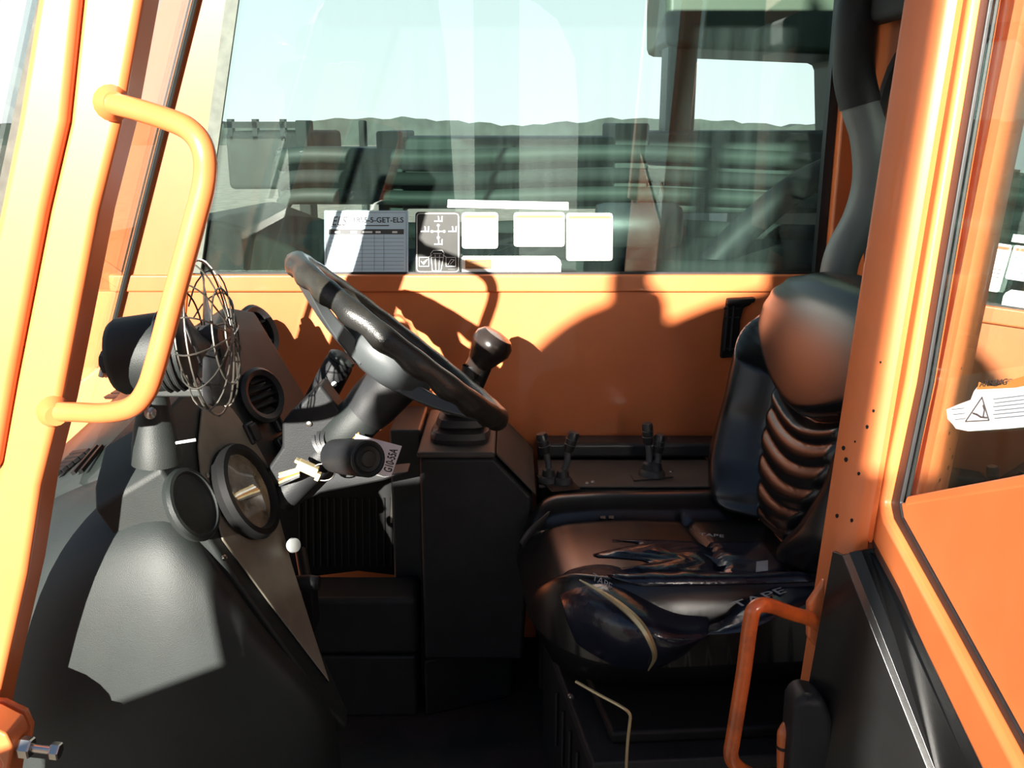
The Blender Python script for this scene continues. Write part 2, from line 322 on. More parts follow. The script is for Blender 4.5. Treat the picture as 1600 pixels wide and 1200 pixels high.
# torn warning sticker on the door pane
def dpoly(pts, k, th=0.0006): return MB().prism([dr(x, y, k) for x, y in pts], DN * th)
wst = empty('warning_sticker', dr(1560, 640), 'torn white warning sticker with triangle stuck on the open door glass', 'sticker')
obj('film', dpoly([(1481, 640), (1500, 632), (1519, 625), (1524, 612), (1533, 600), (1548, 604), (1560, 606), (1590, 598), (1640, 585), (1700, 560), (1700, 655), (1640, 664), (1575, 670), (1515, 674), (1496, 670), (1490, 662), (1483, 655)], 0.001), WHITE, wst)
obj('header_band', dpoly([(1533, 597), (1548, 603), (1560, 604), (1590, 593), (1650, 570), (1700, 545), (1700, 578), (1640, 596), (1590, 606), (1530, 609)], 0.0017), OINK, wst)
p0, p1 = dr(1534, 605, 0.0024), dr(1580, 601, 0.0024)
text('lettering', 'ARNING', INK, wst, p0, p1 - p0, DU, 0.0062, 0.0003, sx=(p1 - p0).length / 0.0355)
def ribbon(mb, pts, w_, n, th=0.0005):
    pts = [Vector(p) for p in pts]
    for a, b in zip(pts, pts[1:]):
        d = (b - a).normalized(); sd = d.cross(n).normalized() * (w_ / 2)
        mb.prism([a - sd - d * w_ * .3, b - sd + d * w_ * .3, b + sd + d * w_ * .3, a + sd - d * w_ * .3], n * th)
    return mb
tri = [dr(1512, 659, 0.0018), dr(1538, 621, 0.0018), dr(1549, 657, 0.0018), dr(1512, 659, 0.0018)]
obj('triangle_outline', ribbon(MB(), tri, 0.0012, DN), GINK, wst)
obj('figure', ribbon(ribbon(MB(), [dr(1524, 646, .0018), dr(1530, 648, .0018), dr(1536, 652, .0018), dr(1546, 653, .0018)], 0.0018, DN), [dr(1540, 652, .0018), dr(1542, 640, .0018), dr(1540, 634, .0018)], 0.002, DN), GINK, wst)
mb = MB()
for k in range(6): ribbon(mb, [dr(1556 + (k % 2) * 2, 624 + k * 6, .0018), dr(1640, 614 + k * 6.5, .0018)], 0.0009, DN)
for k in range(3): ribbon(mb, [dr(1490 + 3 * k, 640 + k * 8, .0018), dr(1510 + k, 638 + k * 8, .0018)], 0.0008, DN)
props(obj('text_lines', mb, LINK, wst), kind='stuff')
obj('clear_backing', dpoly([(1487, 590), (1700, 555), (1700, 590), (1475, 676), (1466, 676)], 0.0002, 0.0003), GLASS_W, wst)
# black lining below the door
ln = [(1318, 866), (1450, 1200), (1490, 1300)]
mb = MB()
rr = [dr(1365, 845, 0.0), dr(1562, 1212, 0.0), dr(1612, 1310, 0.0)]
rr[0] = at(1365, 846, 1.078)
ll = [at(1306, 860, 1.072), at(1262, 1100, 1.072), at(1225, 1300, 1.072)]
cc = [at(x, y, Y) for (x, y), Y in zip(ln, (1.055, 0.93, 0.89))]
rdge = [at(1331, 864, 1.055), at(1464, 1200, 0.93), at(1504, 1300, 0.89)]
mid = [(rdge[i] + rr[i]) / 2 - DN * 0.012 for i in range(3)]
mb.grid([[l, c, r_, m_, q] for l, c, r_, m_, q in zip(ll, cc, rdge, mid, rr)])
props(obj('door_lining', mb, VINYL, solid=0.006, bevel=0.004, seg=3), 'black moulded plastic lining with raised ridge below the open door', 'panel')
mb = MB(); prof = [at(1240, 1110, 1.03), at(1247, 1094, 1.03), at(1262, 1090, 1.03), at(1290, 1095, 1.03), at(1305, 1130, 1.03), at(1318, 1300, 1.03), at(1225, 1300, 1.03)]
props(obj('rubber_bumper', mb.prism(prof, (0.0, 0.05, 0)), CHAR, bevel=0.014, seg=4), 'black rounded rubber block at the foot of the rear pillar', 'bumper')
mb = MB().tube(smooth([at(1262, 1120, 1.09), at(1240, 1128, 1.07), at(1227, 1142, 1.06), at(1224, 1160, 1.06), at(1224, 1240, 1.06)]), 0.0085, 12)
hk = props(obj('hook', mb, ORANGE), 'short bent orange rod beside the black rubber block', 'hook')
obj('clip', MB().lathe([(0.0098, -0.002), (0.0098, 0.002)], at(1225, 1166, 1.06), (0, 0, 1), 14), GASK, hk)

# ------------------------------------------------------------------ grab handles
hp = [at(165, 160, 1.095), at(195, 166, 1.07), at(255, 184, 1.03), at(295, 202, 1.01), at(317, 232, 1.0), at(320, 280, 1.0), at(303, 350, 1.0), at(270, 470, 1.0), at(243, 570, 1.0), at(228, 612, 1.005), at(205, 636, 1.02), at(165, 645, 1.05), at(120, 644, 1.075), at(80, 643, 1.098)]
gh = props(obj('grab_handle', MB().tube(smooth(hp), 0.0118, 16), ORANGE), 'tall bent orange tube grab handle on the windscreen pillar', 'handle')
obj('foot', MB().lathe([(0.020, 0.0), (0.015, 0.014), (0.012, 0.022)], at(175, 161, 1.098), (0.5, -0.9, 0), 16), ORANGE, gh)
obj('foot', MB().lathe([(0.020, 0.0), (0.015, 0.014), (0.012, 0.022)], at(85, 643, 1.10), (0.5, -0.9, 0), 16), ORANGE, gh)
hp = [at(1292, 985, 1.10), at(1268, 968, 1.085), at(1236, 958, 1.06), at(1200, 946, 1.03), at(1180, 950, 1.02), at(1172, 975, 1.02), at(1162, 1050, 1.02), at(1146, 1150, 1.02), at(1142, 1178, 1.02), at(1150, 1196, 1.03), at(1175, 1212, 1.05), at(1235, 1240, 1.09)]
gh2 = props(obj('grab_handle', MB().tube(smooth(hp), 0.0092, 16), ORANGE_WORN), 'low chipped orange tube grab handle in front of the seat pedestal', 'handle')
mb = MB().prism([at(1262, 945, 1.088), at(1290, 905, 1.088), at(1290, 965, 1.088), at(1299, 998, 1.088), at(1282, 1020, 1.088), at(1262, 998, 1.088)], (0, 0.012, 0))
obj('gusset', mb, ORANGE, gh2, bevel=0.004)
# hinge bracket and bolt, bottom left
hb = empty('hinge_bracket', at(20, 1180, 1.05), 'orange bent hinge bracket holding a zinc bolt at the pillar foot', 'bracket')
obj('strap', MB().prism([at(x, y, 1.075) for x, y in ((-40, 1085), (5, 1098), (38, 1115), (47, 1135), (42, 1165), (36, 1210), (30, 1260), (18, 1260), (24, 1200), (30, 1160), (22, 1142), (-40, 1128))], (0, -0.045, 0)), ORANGE, hb, bevel=0.004)
obj('backing_plate', MB().prism([at(x, y, 1.082) for x, y in ((-60, 1090), (6, 1096), (40, 1112), (50, 1135), (46, 1170), (-60, 1290))], (0, 0.01, 0)), ORANGE, hb, bevel=0.003)
bolt = [at(-5, 1162, 1.045), at(95, 1174, 1.045)]; ax = (bolt[1] - bolt[0])
bl = obj('bolt', MB().tube([bolt[0] - ax * 0.3, bolt[1] - ax * 0.1], 0.0055, 12), STEEL, hb)
for fr, w_, r_ in ((0.06, 0.0085, 0.0135), (0.46, 0.0075, 0.0135), (0.92, 0.006, 0.011)):
    obj('nut', MB().lathe([(r_ * .9, -w_), (r_, -w_ * .7), (r_, w_ * .7), (r_ * .9, w_)], bolt[0] + ax * fr, ax, 6), STEEL, bl, flat=True)

# ------------------------------------------------------------------ dashboard
PA, PN = plane3(at(250, 730, 1.25), at(400, 985, 1.25), at(480, 620, 1.70))
def pn(px, py, k=0.0): return on(px, py, PA, PN) + PN * k
dash = empty('dashboard', (-0.55, 1.45, 0.0), 'worn grey plastic dashboard with dusty round gauges and rocker switches', 'dashboard')
poly = [(250, 700), (262, 640), (300, 600), (330, 520), (352, 478), (398, 486), (480, 622), (470, 690), (440, 745), (428, 790), (458, 895), (500, 1010), (545, 1112), (544, 1138), (512, 1105), (345, 870), (290, 790), (252, 735)]
mb = MB().prism([pn(*p) for p in poly], (-0.10, 0, -0.06))
obj('panel_body', mb, GREY, dash, bevel=0.006, seg=3)
# raised insert plate with its curved outline
ins = [(312, 640), (330, 618), (360, 640), (395, 690), (425, 745), (428, 790), (452, 880), (485, 985), (512, 1068), (430, 960), (345, 845), (332, 800), (312, 760), (306, 700)]
obj('insert_plate', MB().prism([pn(x, y, 0.001) for x, y in ins], PN * 0.004), PANEL, dash, bevel=0.002)
rows = [[(40, 800, 1.48), (85, 772, 1.40), (165, 738, 1.36), (243, 722, 1.32), (285, 770, 1.25), (335, 860, 1.215), (415, 985, 1.205), (500, 1072, 1.205), (532, 1120, 1.23), (540, 1240, 1.25)],
        [(30, 850, 1.30), (72, 815, 1.27), (150, 782, 1.245), (240, 766, 1.225), (280, 815, 1.185), (328, 890, 1.158), (405, 1005, 1.155), (488, 1085, 1.165), (520, 1135, 1.195), (528, 1245, 1.22)],
        [(15, 930, 1.20), (60, 890, 1.18), (135, 860, 1.165), (225, 850, 1.15), (270, 880, 1.145), (315, 950, 1.145), (385, 1050, 1.15), (462, 1115, 1.16), (495, 1160, 1.175), (505, 1250, 1.18)],
        [(-5, 1060, 1.185), (40, 1030, 1.165), (120, 1010, 1.145), (205, 1000, 1.13), (250, 1010, 1.125), (300, 1060, 1.125), (365, 1120, 1.13), (430, 1170, 1.14), (462, 1200, 1.155), (470, 1260, 1.16)],
        [(-25, 1320, 1.185), (20, 1320, 1.165), (100, 1320, 1.145), (190, 1320, 1.13), (240, 1320, 1.125), (290, 1320, 1.125), (340, 1320, 1.13), (400, 1320, 1.14), (430, 1320, 1.155), (440, 1320, 1.16)]]
obj('near_shell', MB().grid([[at(x, y, Y + 0.065) for x, y, Y in r] for r in rows]), GREY, dash, sub=2, solid=0.008)
# deck in front of the windscreen
dn = [at(30, 815, 1.56), at(85, 772, 1.465), at(165, 738, 1.425), at(252, 718, 1.385)]
df_ = [at(95, 700, 1.80), at(150, 650, 1.84), at(215, 585, 1.87), at(330, 560, 1.87)]
obj('top_deck', MB().grid([dn, [(p + q) / 2 + Vector((0, 0, .006)) for p, q in zip(dn, df_)], df_]), GREY, dash, solid=0.02)
dp_, dn_ = plane3(dn[1], dn[2], df_[1])
def dk(x, y): return on(x, y, dp_, dn_) + dn_ * 0.012
def slat(a, b, w_):
    d = (b - a).normalized(); obj('vent_slat', MB().obox((a + b) / 2, (b - a) / 2, d.cross(dn_) * w_, dn_ * 0.003), BLACK, dash)
for k in range(6): slat(dk(84 + k * 7, 752 - k * 7), dk(100 + k * 9, 748 - k * 7), 0.0045)
slat(dk(122, 748), dk(158, 706), 0.004); slat(dk(134, 746), dk(166, 706), 0.004)
for k in range(6): slat(dk(163 + k * 3, 627 - k * 6), dk(204 + k, 626 - k * 6), 0.005)
# upper pod with round vents
pc = at(372, 545, 1.74)
obj('vent_pod', MB().lathe([(0.045, -0.13), (0.068, -0.09), (0.074, -0.02), (0.070, 0.012), (0.062, 0.02), (0.045, 0.02)], pc, PN + Vector((0.25, -0.25, 0.1)), 28), GREY, dash)
def round_vent(c, n, r, par, nslat=3):
    n = Vector(n).normalized()
    v = obj('round_vent', MB().lathe([(r * .72, -0.004), (r, -0.004), (r * 1.04, 0.006), (r * .92, 0.012), (r * .74, 0.008)], c, n, 28, closed=True), DARK, par)
    obj('vent_throat', MB().lathe([(r * .8, -0.012), (r * .8, -0.006)], c, n, 24), BLACK, v)
    u = n.cross(Vector((0, 0, 1))).normalized(); w_ = n.cross(u)
    for k in range(nslat):
        q = (k - (nslat - 1) / 2) / nslat * 1.5 * r
        obj('louvre', MB().obox(c + w_ * q, u * math.sqrt(max(r * r * .5 - q * q, 1e-5)), (n + w_ * .8).normalized() * 0.007, (n - w_).normalized() * 0.0012), DARK, v)
    return v
round_vent(at(402, 520, 1.705), PN + Vector((0.3, -0.2, 0.1)), 0.050, dash, 2)
round_vent(pn(398, 622, 0.012), PN + Vector((0, -0.25, 0)), 0.046, dash, 5)
# gauges
def gauge(c, n, r, bez, face, nm='gauge'):
    n = Vector(n).normalized()
    g = obj(nm, MB().lathe([(r * .80, -0.006), (r * 1.0, -0.006), (r * 1.04, 0.006), (r * .98, 0.015), (r * .86, 0.016), (r * .80, 0.006)], c, n, 40, closed=True), bez, dash)
    obj('gauge_face', MB().lathe([(r * .84, 0.000), (r * .84, 0.005), (r * .6, 0.008), (r * .01, 0.009)], c, n, 36), face, g)
    return g
GN = PN + Vector((0.0, 0.10, 0.0))
g = gauge(pn(374, 772, 0.010), GN, 0.075, BLACK, LENS)
obj('round_cover', MB().lathe([(0.053, -0.004), (0.055, 0.004), (0.052, 0.009), (0.047, 0.010), (0.044, 0.006), (0.030, 0.0075), (0.001, 0.008)], at(298, 789, 1.262), Vector((0.88, -0.16, 0.42)), 36), GREY, dash)
u_ = (PN.cross(Vector((0, 0, 1)))).normalized()
for x, y, r_ in ((431, 655, 0.017), (441, 700, 0.016), (388, 678, 0.014)):
    s_ = obj('rocker_switch', MB().obox(pn(x, y, 0.005), u_ * r_, PN.cross(u_) * r_ * 1.3, PN * 0.006), DARK, dash, bevel=0.004)
    obj('rocker', MB().obox(pn(x, y, 0.012), u_ * r_ * .7, PN.cross(u_) * r_ * 1.0, PN * 0.004 + PN.cross(u_) * 0.002), GREY, s_, bevel=0.002)
obj('warning_lamp', MB().lathe([(0.005, 0), (0.005, 0.006), (0.001, 0.008)], pn(418, 640, 0.0), PN, 12), REDL, dash)
for x, y in ((436, 738), (459, 728), (447, 682), (464, 640)):
    obj('screw', MB().lathe([(0.005, 0), (0.005, 0.003), (0.002, 0.0045)], pn(x, y, 0.0), PN, 10), STEEL, dash)
for x, y in ((320, 745), (346, 873)):
    obj('screw', MB().lathe([(0.0045, 0), (0.0045, 0.003), (0.002, 0.004)], pn(x, y, 0.004), PN, 10), STEEL, dash)

# ------------------------------------------------------------------ fan on the dashboard
fan = empty('cab_fan', at(245, 700, 1.36), 'small grey cab fan with wire guard standing on the dashboard', 'fan')
FN = Vector((0.97, 0.05, 0.10)).normalized(); fc = at(328, 528, 1.26)
mc = at(296, 545, 1.26)
obj('motor_housing', MB().lathe([(0.015, -0.100), (0.047, -0.098), (0.052, -0.09), (0.054, -0.02), (0.050, -0.004), (0.03, 0.0)], mc, FN, 28), GREY, fan)
for k in range(3):
    obj('cooling_rib', MB().lathe([(0.0555, -0.002), (0.057, 0), (0.0555, 0.002), (0.05, 0)], mc - FN * (0.012 + k * 0.009), FN, 28, closed=True), DARK, fan)
obj('tilt_knob', MB().lathe([(0.016, 0), (0.018, 0.006), (0.016, 0.018), (0.008, 0.022)], mc - FN * 0.098 + Vector((0, 0, -0.006)), -FN, 8), DARK, fan)
fu = FN.orthogonal().normalized(); fv = FN.cross(fu); GR = 0.104
def ringpath(r, h, n=40): return [fc + FN * h + (fu * math.cos(2 * math.pi * k / n) + fv * math.sin(2 * math.pi * k / n)) * r for k in range(n + 1)]
for r_, h_ in ((GR, 0.0), (GR * .62, 0.022), (GR * .24, 0.028), (GR * .62, -0.026)):
    obj('guard_ring', MB().tube(ringpath(r_, h_), 0.0014, 6, False), WIRE, fan)
for k in range(14):
    t = 2 * math.pi * k / 14 + .1; d = fu * math.cos(t) + fv * math.sin(t)
    pth = [fc + FN * 0.030 + d * 0.012, fc + FN * 0.027 + d * GR * .4, fc + FN * 0.018 + d * GR * .8, fc + d * GR * 1.02, fc - FN * 0.020 + d * GR * .85, fc - FN * 0.03 + d * GR * .5]
    obj('guard_wire', MB().tube(smooth(pth, 3), 0.0012, 5), WIRE, fan)
for k in range(4):
    t = 2 * math.pi * k / 4 + 0.5; rows = []
    for i in range(5):
        rr_ = 0.015 + 0.078 * i / 4; row = []
        for j in range(4):
            a_ = t + (j - 1.5) * 0.28; row.append(fc + (fu * math.cos(a_) + fv * math.sin(a_)) * rr_ + FN * (j - 1.5) * 0.006)
        rows.append(row)
    obj('blade', MB().grid(rows), DARK, fan, solid=0.0015)
obj('hub', MB().lathe([(0.018, -0.012), (0.018, 0.008), (0.012, 0.014)], fc, FN, 16), DARK, fan)
pb = at(244, 715, 1.34)
obj('mount_base', MB().lathe([(0.034, 0.0), (0.032, 0.03), (0.031, 0.032), (0.028, 0.055), (0.024, 0.07), (0.02, 0.10)], at(245, 722, 1.27), (0.05, 0, 1), 24), GREY, fan)
obj('mount_screw', MB().lathe([(0.008, 0), (0.008, 0.005), (0.003, 0.007)], at(236, 645, 1.238), (0.1, -1, 0.1), 12), STEEL, fan)
obj('mount_foot', MB().obox(at(272, 605, 1.27), (0.05, 0, 0), (0, 0.03, 0), (0, 0, 0.006)), GREY, fan, bevel=0.003)
obj('cable_tie', MB().tube([at(275, 692, 1.24), at(306, 687, 1.24)], 0.002, 6), WHITE, fan)

# ------------------------------------------------------------------ steering wheel and column
WC = at(624, 533, 1.46)
u = Vector((math.cos(R(39)), 0, -math.sin(R(39)))); n0 = Vector((math.sin(R(39)), 0, math.cos(R(39))))
WN = (n0 + Vector((0, 0.200, 0))).normalized(); v = WN.cross(u).normalized()
u = v.cross(WN).normalized()
def wp(ang, r, h=0.0): return WC + (u * math.cos(ang) + v * math.sin(ang)) * r + WN * h
sw = empty('steering_wheel', WC, 'black scalloped rubber steering wheel with grey plastic spokes', 'steering wheel')
RM, rm = 0.196, 0.0158; rows = []
N = 120
for k in range(N):
    a_ = 2 * math.pi * k / N; row = []
    bumpy = 0.0022 * math.cos(a_ * 22)
    for j in range(14):
        b_ = 2 * math.pi * j / 14
        r_ = rm + (bumpy if math.sin(b_) < 0.2 else bumpy * .2)
        row.append(wp(a_, RM + r_ * math.cos(b_), r_ * math.sin(b_) * 1.12))
    rows.append(row)
obj('rim', MB().grid(rows + [rows[0]], True), RIM, sw)
obj('hub', MB().lathe([(0.035, -0.068), (0.06, -0.062), (0.080, -0.045), (0.084, -0.03), (0.078, -0.014), (0.05, -0.008)], WC, WN, 32), SPOKE, sw)
for ang, w0, w1 in ((R(205), 0.085, 0.10), (R(330), 0.05, 0.03), (R(75), 0.05, 0.03)):
    rows = []
    d = u * math.cos(ang) + v * math.sin(ang); sd = -u * math.sin(ang) + v * math.cos(ang)
    for i in range(7):
        t = i / 6; r_ = 0.05 + (RM - 0.055) * t; h_ = -0.044 + 0.038 * t ** 1.6; w_ = w0 + (w1 - w0) * t; w_ = w_ / 2 * (1 - 0.25 * math.sin(t * math.pi)); th = 0.018 - 0.010 * t
        c_ = WC + d * r_ + WN * h_
        rows.append([c_ - sd * w_ - WN * th, c_ - sd * w_ * .85 + WN * th * .5, c_ + sd * w_ * .85 + WN * th * .5, c_ + sd * w_ - WN * th])
    obj('spoke', MB().grid(rows, True), SPOKE, sw, bevel=0.003)
col = empty('steering_column', WC - WN * 0.3, 'grey steering column with dusty sleeve below the wheel', 'steering column')
CN = (at(470, 745, 1.46) - at(640, 570, 1.46)).normalized(); c0 = at(632, 580, 1.46)
obj('upper_sleeve', MB().lathe([(0.040, 0.0), (0.042, 0.02), (0.041, 0.075), (0.038, 0.095)], c0 + CN * 0.0, CN, 28), DARK, col)
obj('lower_sleeve', MB().lathe([(0.030, 0.0), (0.037, 0.01), (0.037, 0.09), (0.030, 0.10)], c0 + CN * 0.075, CN, 28), GREY, col)
obj('column_tube', MB().tube([c0 + CN * 0.1, c0 + CN * 0.30], 0.026, 18), DARK, col)
obj('tilt_bracket', MB().prism([at(x, y, 1.44) for x, y in ((440, 660), (500, 600), (530, 640), (548, 668), (540, 700), (470, 745), (420, 765), (400, 758), (440, 700))], (0, 0.05, 0)), CHAR, col, bevel=0.006)
obj('bracket_screw', MB().lathe([(0.0045, 0), (0.0045, 0.002), (0.002, 0.003)], at(483, 662, 1.438), (0, -1, 0.1), 12), STEEL, col)
obj('lower_shroud', MB().prism([at(x, y, 1.48) for x, y in ((470, 745), (545, 725), (600, 742), (640, 738), (600, 752), (500, 772), (446, 800), (438, 782))], (0, 0.05, 0)), DARK, col, bevel=0.006)
obj('copper_clip', MB().prism([at(x, y, 1.425) for x, y in ((540, 672), (555, 662), (562, 680), (556, 700), (545, 690))], (0, 0.01, 0)), AMBER, col)
# the two column levers
def cyl_lever(name, label, a, b, r, group=None):
    ax = (b - a); L_ = ax.length; ax.normalize()
    t = empty(name, a, label, 'lever')
    obj('grip', MB().lathe([(r * .7, 0), (r * .95, 0.006), (r, L_ * .3), (r, L_ * .92), (r * .93, L_ * .985), (r * .80, L_)], a, ax, 24), CHAR, t)
    return t, ax, L_
t1, ax, L_ = cyl_lever('direction_lever', 'dark upright lever with white marks beyond the steering column', at(478, 665, 1.56), at(533, 562, 1.56), 0.025)
obj('stalk', MB().tube([at(462, 700, 1.56), at(480, 664, 1.56)], 0.018, 12), DARK, t1)
obj('end_cap', MB().lathe([(0.024, 0), (0.0235, 0.006), (0.018, 0.009)], at(533, 562, 1.56), ax, 20), GREY, t1)
obj('mark_dot', MB().lathe([(0.0045, 0), (0.0045, 0.001)], at(522, 600, 1.534), (0.1, -1, 0.15), 12), WHITE, t1)
obj('mark_line', MB().tube([at(516, 606, 1.534), at(521, 612, 1.534)], 0.0012, 5), WHITE, t1)
la, lb = at(522, 712, 1.42), at(575, 717, 1.33)
t2, ax, L_ = cyl_lever('shift_lever', 'thick black column lever with ringed round end facing the door', la, lb, 0.0275)
e1 = obj('end_cap', MB().lathe([(0.0265, -0.003), (0.0275, 0.001), (0.0245, 0.003), (0.021, 0.0005), (0.0185, 0.0035), (0.013, 0.002), (0.0115, 0.0045), (0.004, 0.0055)], lb, ax, 32), GREY, t2)
for k in range(3):
    obj('boot_ring', MB().lathe([(0.030 - k * .003, -0.004), (0.034 - k * .003, 0.0), (0.030 - k * .003, 0.004), (0.02, 0.0)], la + Vector((-0.008, 0.03, 0.014)) - ax * (0.004 - k * 0.010), ax + Vector((0.2, 0, 0.6)), 24, closed=True), DARK, t2)
tg = empty('key_tag', at(610, 740, 1.40), 'white key tag card reading G10-55A behind the shift lever', 'tag')
tp, tn = plane3(at(560, 680, 1.40), at(628, 697, 1.41), at(612, 744, 1.395))
obj('card', MB().prism([on(x, y, tp, tn) for x, y in ((556, 678), (628, 697), (611, 745), (540, 728))], tn * -0.0008), TAG, tg)
tb, te = on(611, 739, tp, tn) + tn * 0.0006, on(623, 697, tp, tn) + tn * 0.0006
exv = (te - tb).normalized(); eyv = (on(597, 735, tp, tn) - tb); eyv = (eyv - exv * eyv.dot(exv)).normalized()
text('lettering', 'G10-55A', INK, tg, tb, exv, eyv, 0.0125, 0.0004, bold=0.02, sx=(te - tb).length / 0.0125 * 0.70 / 4.35)
obj('ring', MB().tube([at(505, 738, 1.40) + Vector((math.cos(k * .4) * 0.018, 0, math.sin(k * .4) * 0.014)) for k in range(17)], 0.0012, 6), STEEL, tg)
cn = empty('wire_connector', at(480, 745, 1.40), 'beige plug connector on loose wires under the column', 'connector')
cd = (at(497, 738, 1.40) - at(466, 724, 1.40)) / 2; cu_ = Vector((0, 0, 1)) - cd.normalized() * cd.normalized().z
obj('plug', MB().obox(at(481, 731, 1.40), cd, cu_ * 0.0085, (0, 0.008, 0)), BEIGE, cn, bevel=0.002)
obj('latch', MB().obox(at(497, 744, 1.398), cd * 0.2, cu_ * 0.007, (0, 0.006, 0)), BEIGE, cn, bevel=0.001)
obj('latch', MB().obox(at(465, 720, 1.398), cd * 0.22, cu_ * 0.003, (0, 0.006, 0)), BEIGE, cn, bevel=0.001)
for k in range(5):
    obj('wire', MB().tube(smooth([at(408, 752 + k * 3, 1.60 + .004 * k), at(425, 744 + k * 5, 1.50), at(446, 738 + k * 4, 1.41), at(468, 732 + k * 3, 1.405)], 4), 0.0022, 6), (BEIGE, WHITE, AMBER, BEIGE, GINK)[k], cn)

# ------------------------------------------------------------------ joystick pedestal, side console, kick boxes
ped = empty('joystick_pedestal', (-0.09, 1.66, 0), 'tall dark pedestal carrying the joystick beside the wall', 'console')
f0, f1 = at(655, 716, 1.60), at(772, 716, 1.60); f2 = at(832, 777, 1.60)
zt, z2 = f0.z, f2.z
prof = [(f0.x, 1.6, 0.125), (f0.x, 1.6, zt), (f1.x, 1.6, zt), (f2.x, 1.6, z2), (0.035, 1.6, 0.40), (0.02, 1.6, 0.125)]
obj('body', MB().prism(prof, (0, 0.285, 0)), CHAR, ped, bevel=0.008, seg=3)
obj('foot_block', MB().prism([(f0.x - 0.002, 1.605, 0.0), (0.0, 1.67, 0.0), (0.02, 1.88, 0.0), (f0.x - 0.002, 1.88, 0.0)], (0, 0, 0.12)), CHAR, ped, bevel=0.006)
obj('top_plate', MB().box(f0.x - 0.004, f1.x + 0.002, 1.596, 1.86, zt, zt + 0.012), DECK, ped, bevel=0.005)
obj('rear_cap', MB().box(f0.x - 0.065, f0.x - 0.006, 1.70, 1.86, 0.0, zt + 0.02), DARK, ped, bevel=0.006)
js = empty('joystick', at(700, 690, 1.70), 'joystick with round brown knob and bellows boot on the pedestal', 'joystick')
jb = Vector(((f0.x + f1.x) / 2 + 0.002, 1.69, zt + 0.012)); jk = at(762, 548, 1.70); js.location = jb; WL[js.name] = jb
mb = MB(); rows = []
for i, (hw, h) in enumerate(((0.058, 0), (0.060, 0.006), (0.056, 0.014), (0.042, 0.017), (0.052, 0.022), (0.048, 0.031), (0.035, 0.034), (0.044, 0.039), (0.040, 0.047), (0.028, 0.050), (0.036, 0.055), (0.032, 0.063), (0.022, 0.066), (0.028, 0.071), (0.024, 0.079), (0.016, 0.082), (0.015, 0.10))):
    row = []
    for k in range(24):
        a_ = 2 * math.pi * k / 24; ca, sa = math.cos(a_), math.sin(a_); q = (abs(ca) ** 4 + abs(sa) ** 4) ** -0.25 if i < 8 else 1.0
        row.append(jb + Vector((ca * hw * q * .92, sa * hw * q * .92, h * 1.35)) + Vector(((jk - jb).x * h / (jk - jb).z * .6, 0, 0)))
    rows.append(row)
mb.grid(rows, True); obj('bellows_boot', mb, BOOT, js, ang=25)
jd = (jk - jb).normalized()
obj('shaft', MB().tube([jb + jd * 0.10, jk - jd * 0.02], [0.014, 0.018], 14), BLACK, js)
kd = (at(775, 530, 1.70) - at(738, 585, 1.70)).normalized()
obj('knob', MB().lathe([(0.015, -0.060), (0.020, -0.052), (0.022, -0.030), (0.031, -0.008), (0.038, 0.010), (0.037, 0.024), (0.028, 0.035), (0.009, 0.039)], jk, kd, 28), KNOB, js)
sc = empty('side_console', (0.25, 1.75, 0), 'long low dusty side console between seat and orange wall', 'console')
zc = 0.44
obj('body', MB().box(0.052, 0.40, 1.69, 1.885, 0.0, zc - 0.006), CHAR, sc, bevel=0.008)
obj('deck', MB().box(0.05, 0.40, 1.686, 1.833, zc - 0.0055, zc), DECK, sc, bevel=0.003)
obj('wall_ledge', MB().box(0.052, 0.46, 1.836, 1.895, zc + 0.001, zc + 0.033), DARK, sc, bevel=0.008)
obj('sloped_cheek', MB().prism([f1 + Vector((0.004, 0.002, 0.010)), f2 + Vector((0.006, 0.002, 0.008)), f2 + Vector((0.006, 0.25, 0.008)), f1 + Vector((0.004, 0.25, 0.010))], (0, 0, -0.006)), DECK, ped, bevel=0.002)
def lever(x0, y0, x1, y1, x2, y2, Y, label):
    b = atZ(x0, y0, zc + 0.002); Y = b.y
    t = empty('control_lever', b, label, 'lever', 'hydraulic levers on the side console')
    k0, k1 = at(x1, y1, Y), at(x2, y2, Y); d = (k1 - k0).normalized()
    obj('rubber_boot', MB().lathe([(0.020, 0), (0.018, 0.008), (0.013, 0.012), (0.011, 0.024), (0.006, 0.028)], b, (0, 0, 1), 16), BOOT, t)
    obj('rod', MB().tube(smooth([b + Vector((0, 0, 0.02)), b.lerp(k0, 0.55) + Vector((0.002, 0, 0.004)), k0], 4), 0.0065, 10), LEVG, t)
    g_ = obj('grip', MB().lathe([(0.0085, -0.002), (0.0105, 0.004), (0.0110, (k1 - k0).length - 0.004), (0.009, (k1 - k0).length + 0.001)], k0, d, 16), LEVK, t)
    for q in (0.35, 0.65):
        obj('grip_band', MB().lathe([(0.0105, -0.001), (0.0116, 0), (0.0105, 0.001), (0.008, 0)], k0.lerp(k1, q), d, 16, closed=True), GINK, g_)
    return t
lever(857, 752, 853, 706, 846, 678, 1.72, 'first lever from the joystick, leaning left, on the side console')
lever(879, 754, 888, 704, 897, 676, 1.72, 'second lever from the joystick, leaning right, on the side console')
lever(1013, 742, 1013, 692, 1011, 662, 1.74, 'tallest upright lever next to the seat, on the side console')
lever(1024, 743, 1028, 705, 1032, 680, 1.74, 'short dark lever nearest the seat backrest on the side console')
obj('lever_plate', MB().prism([atZ(x, y, zc + 0.001) for x, y in ((838, 744), (884, 741), (908, 766), (862, 770))], (0, 0, 0.002)), BLACK, sc)
obj('lever_plate', MB().prism([atZ(x, y, zc + 0.001) for x, y in ((985, 742), (1045, 738), (1052, 746), (990, 752))], (0, 0, 0.002)), DECK, sc)
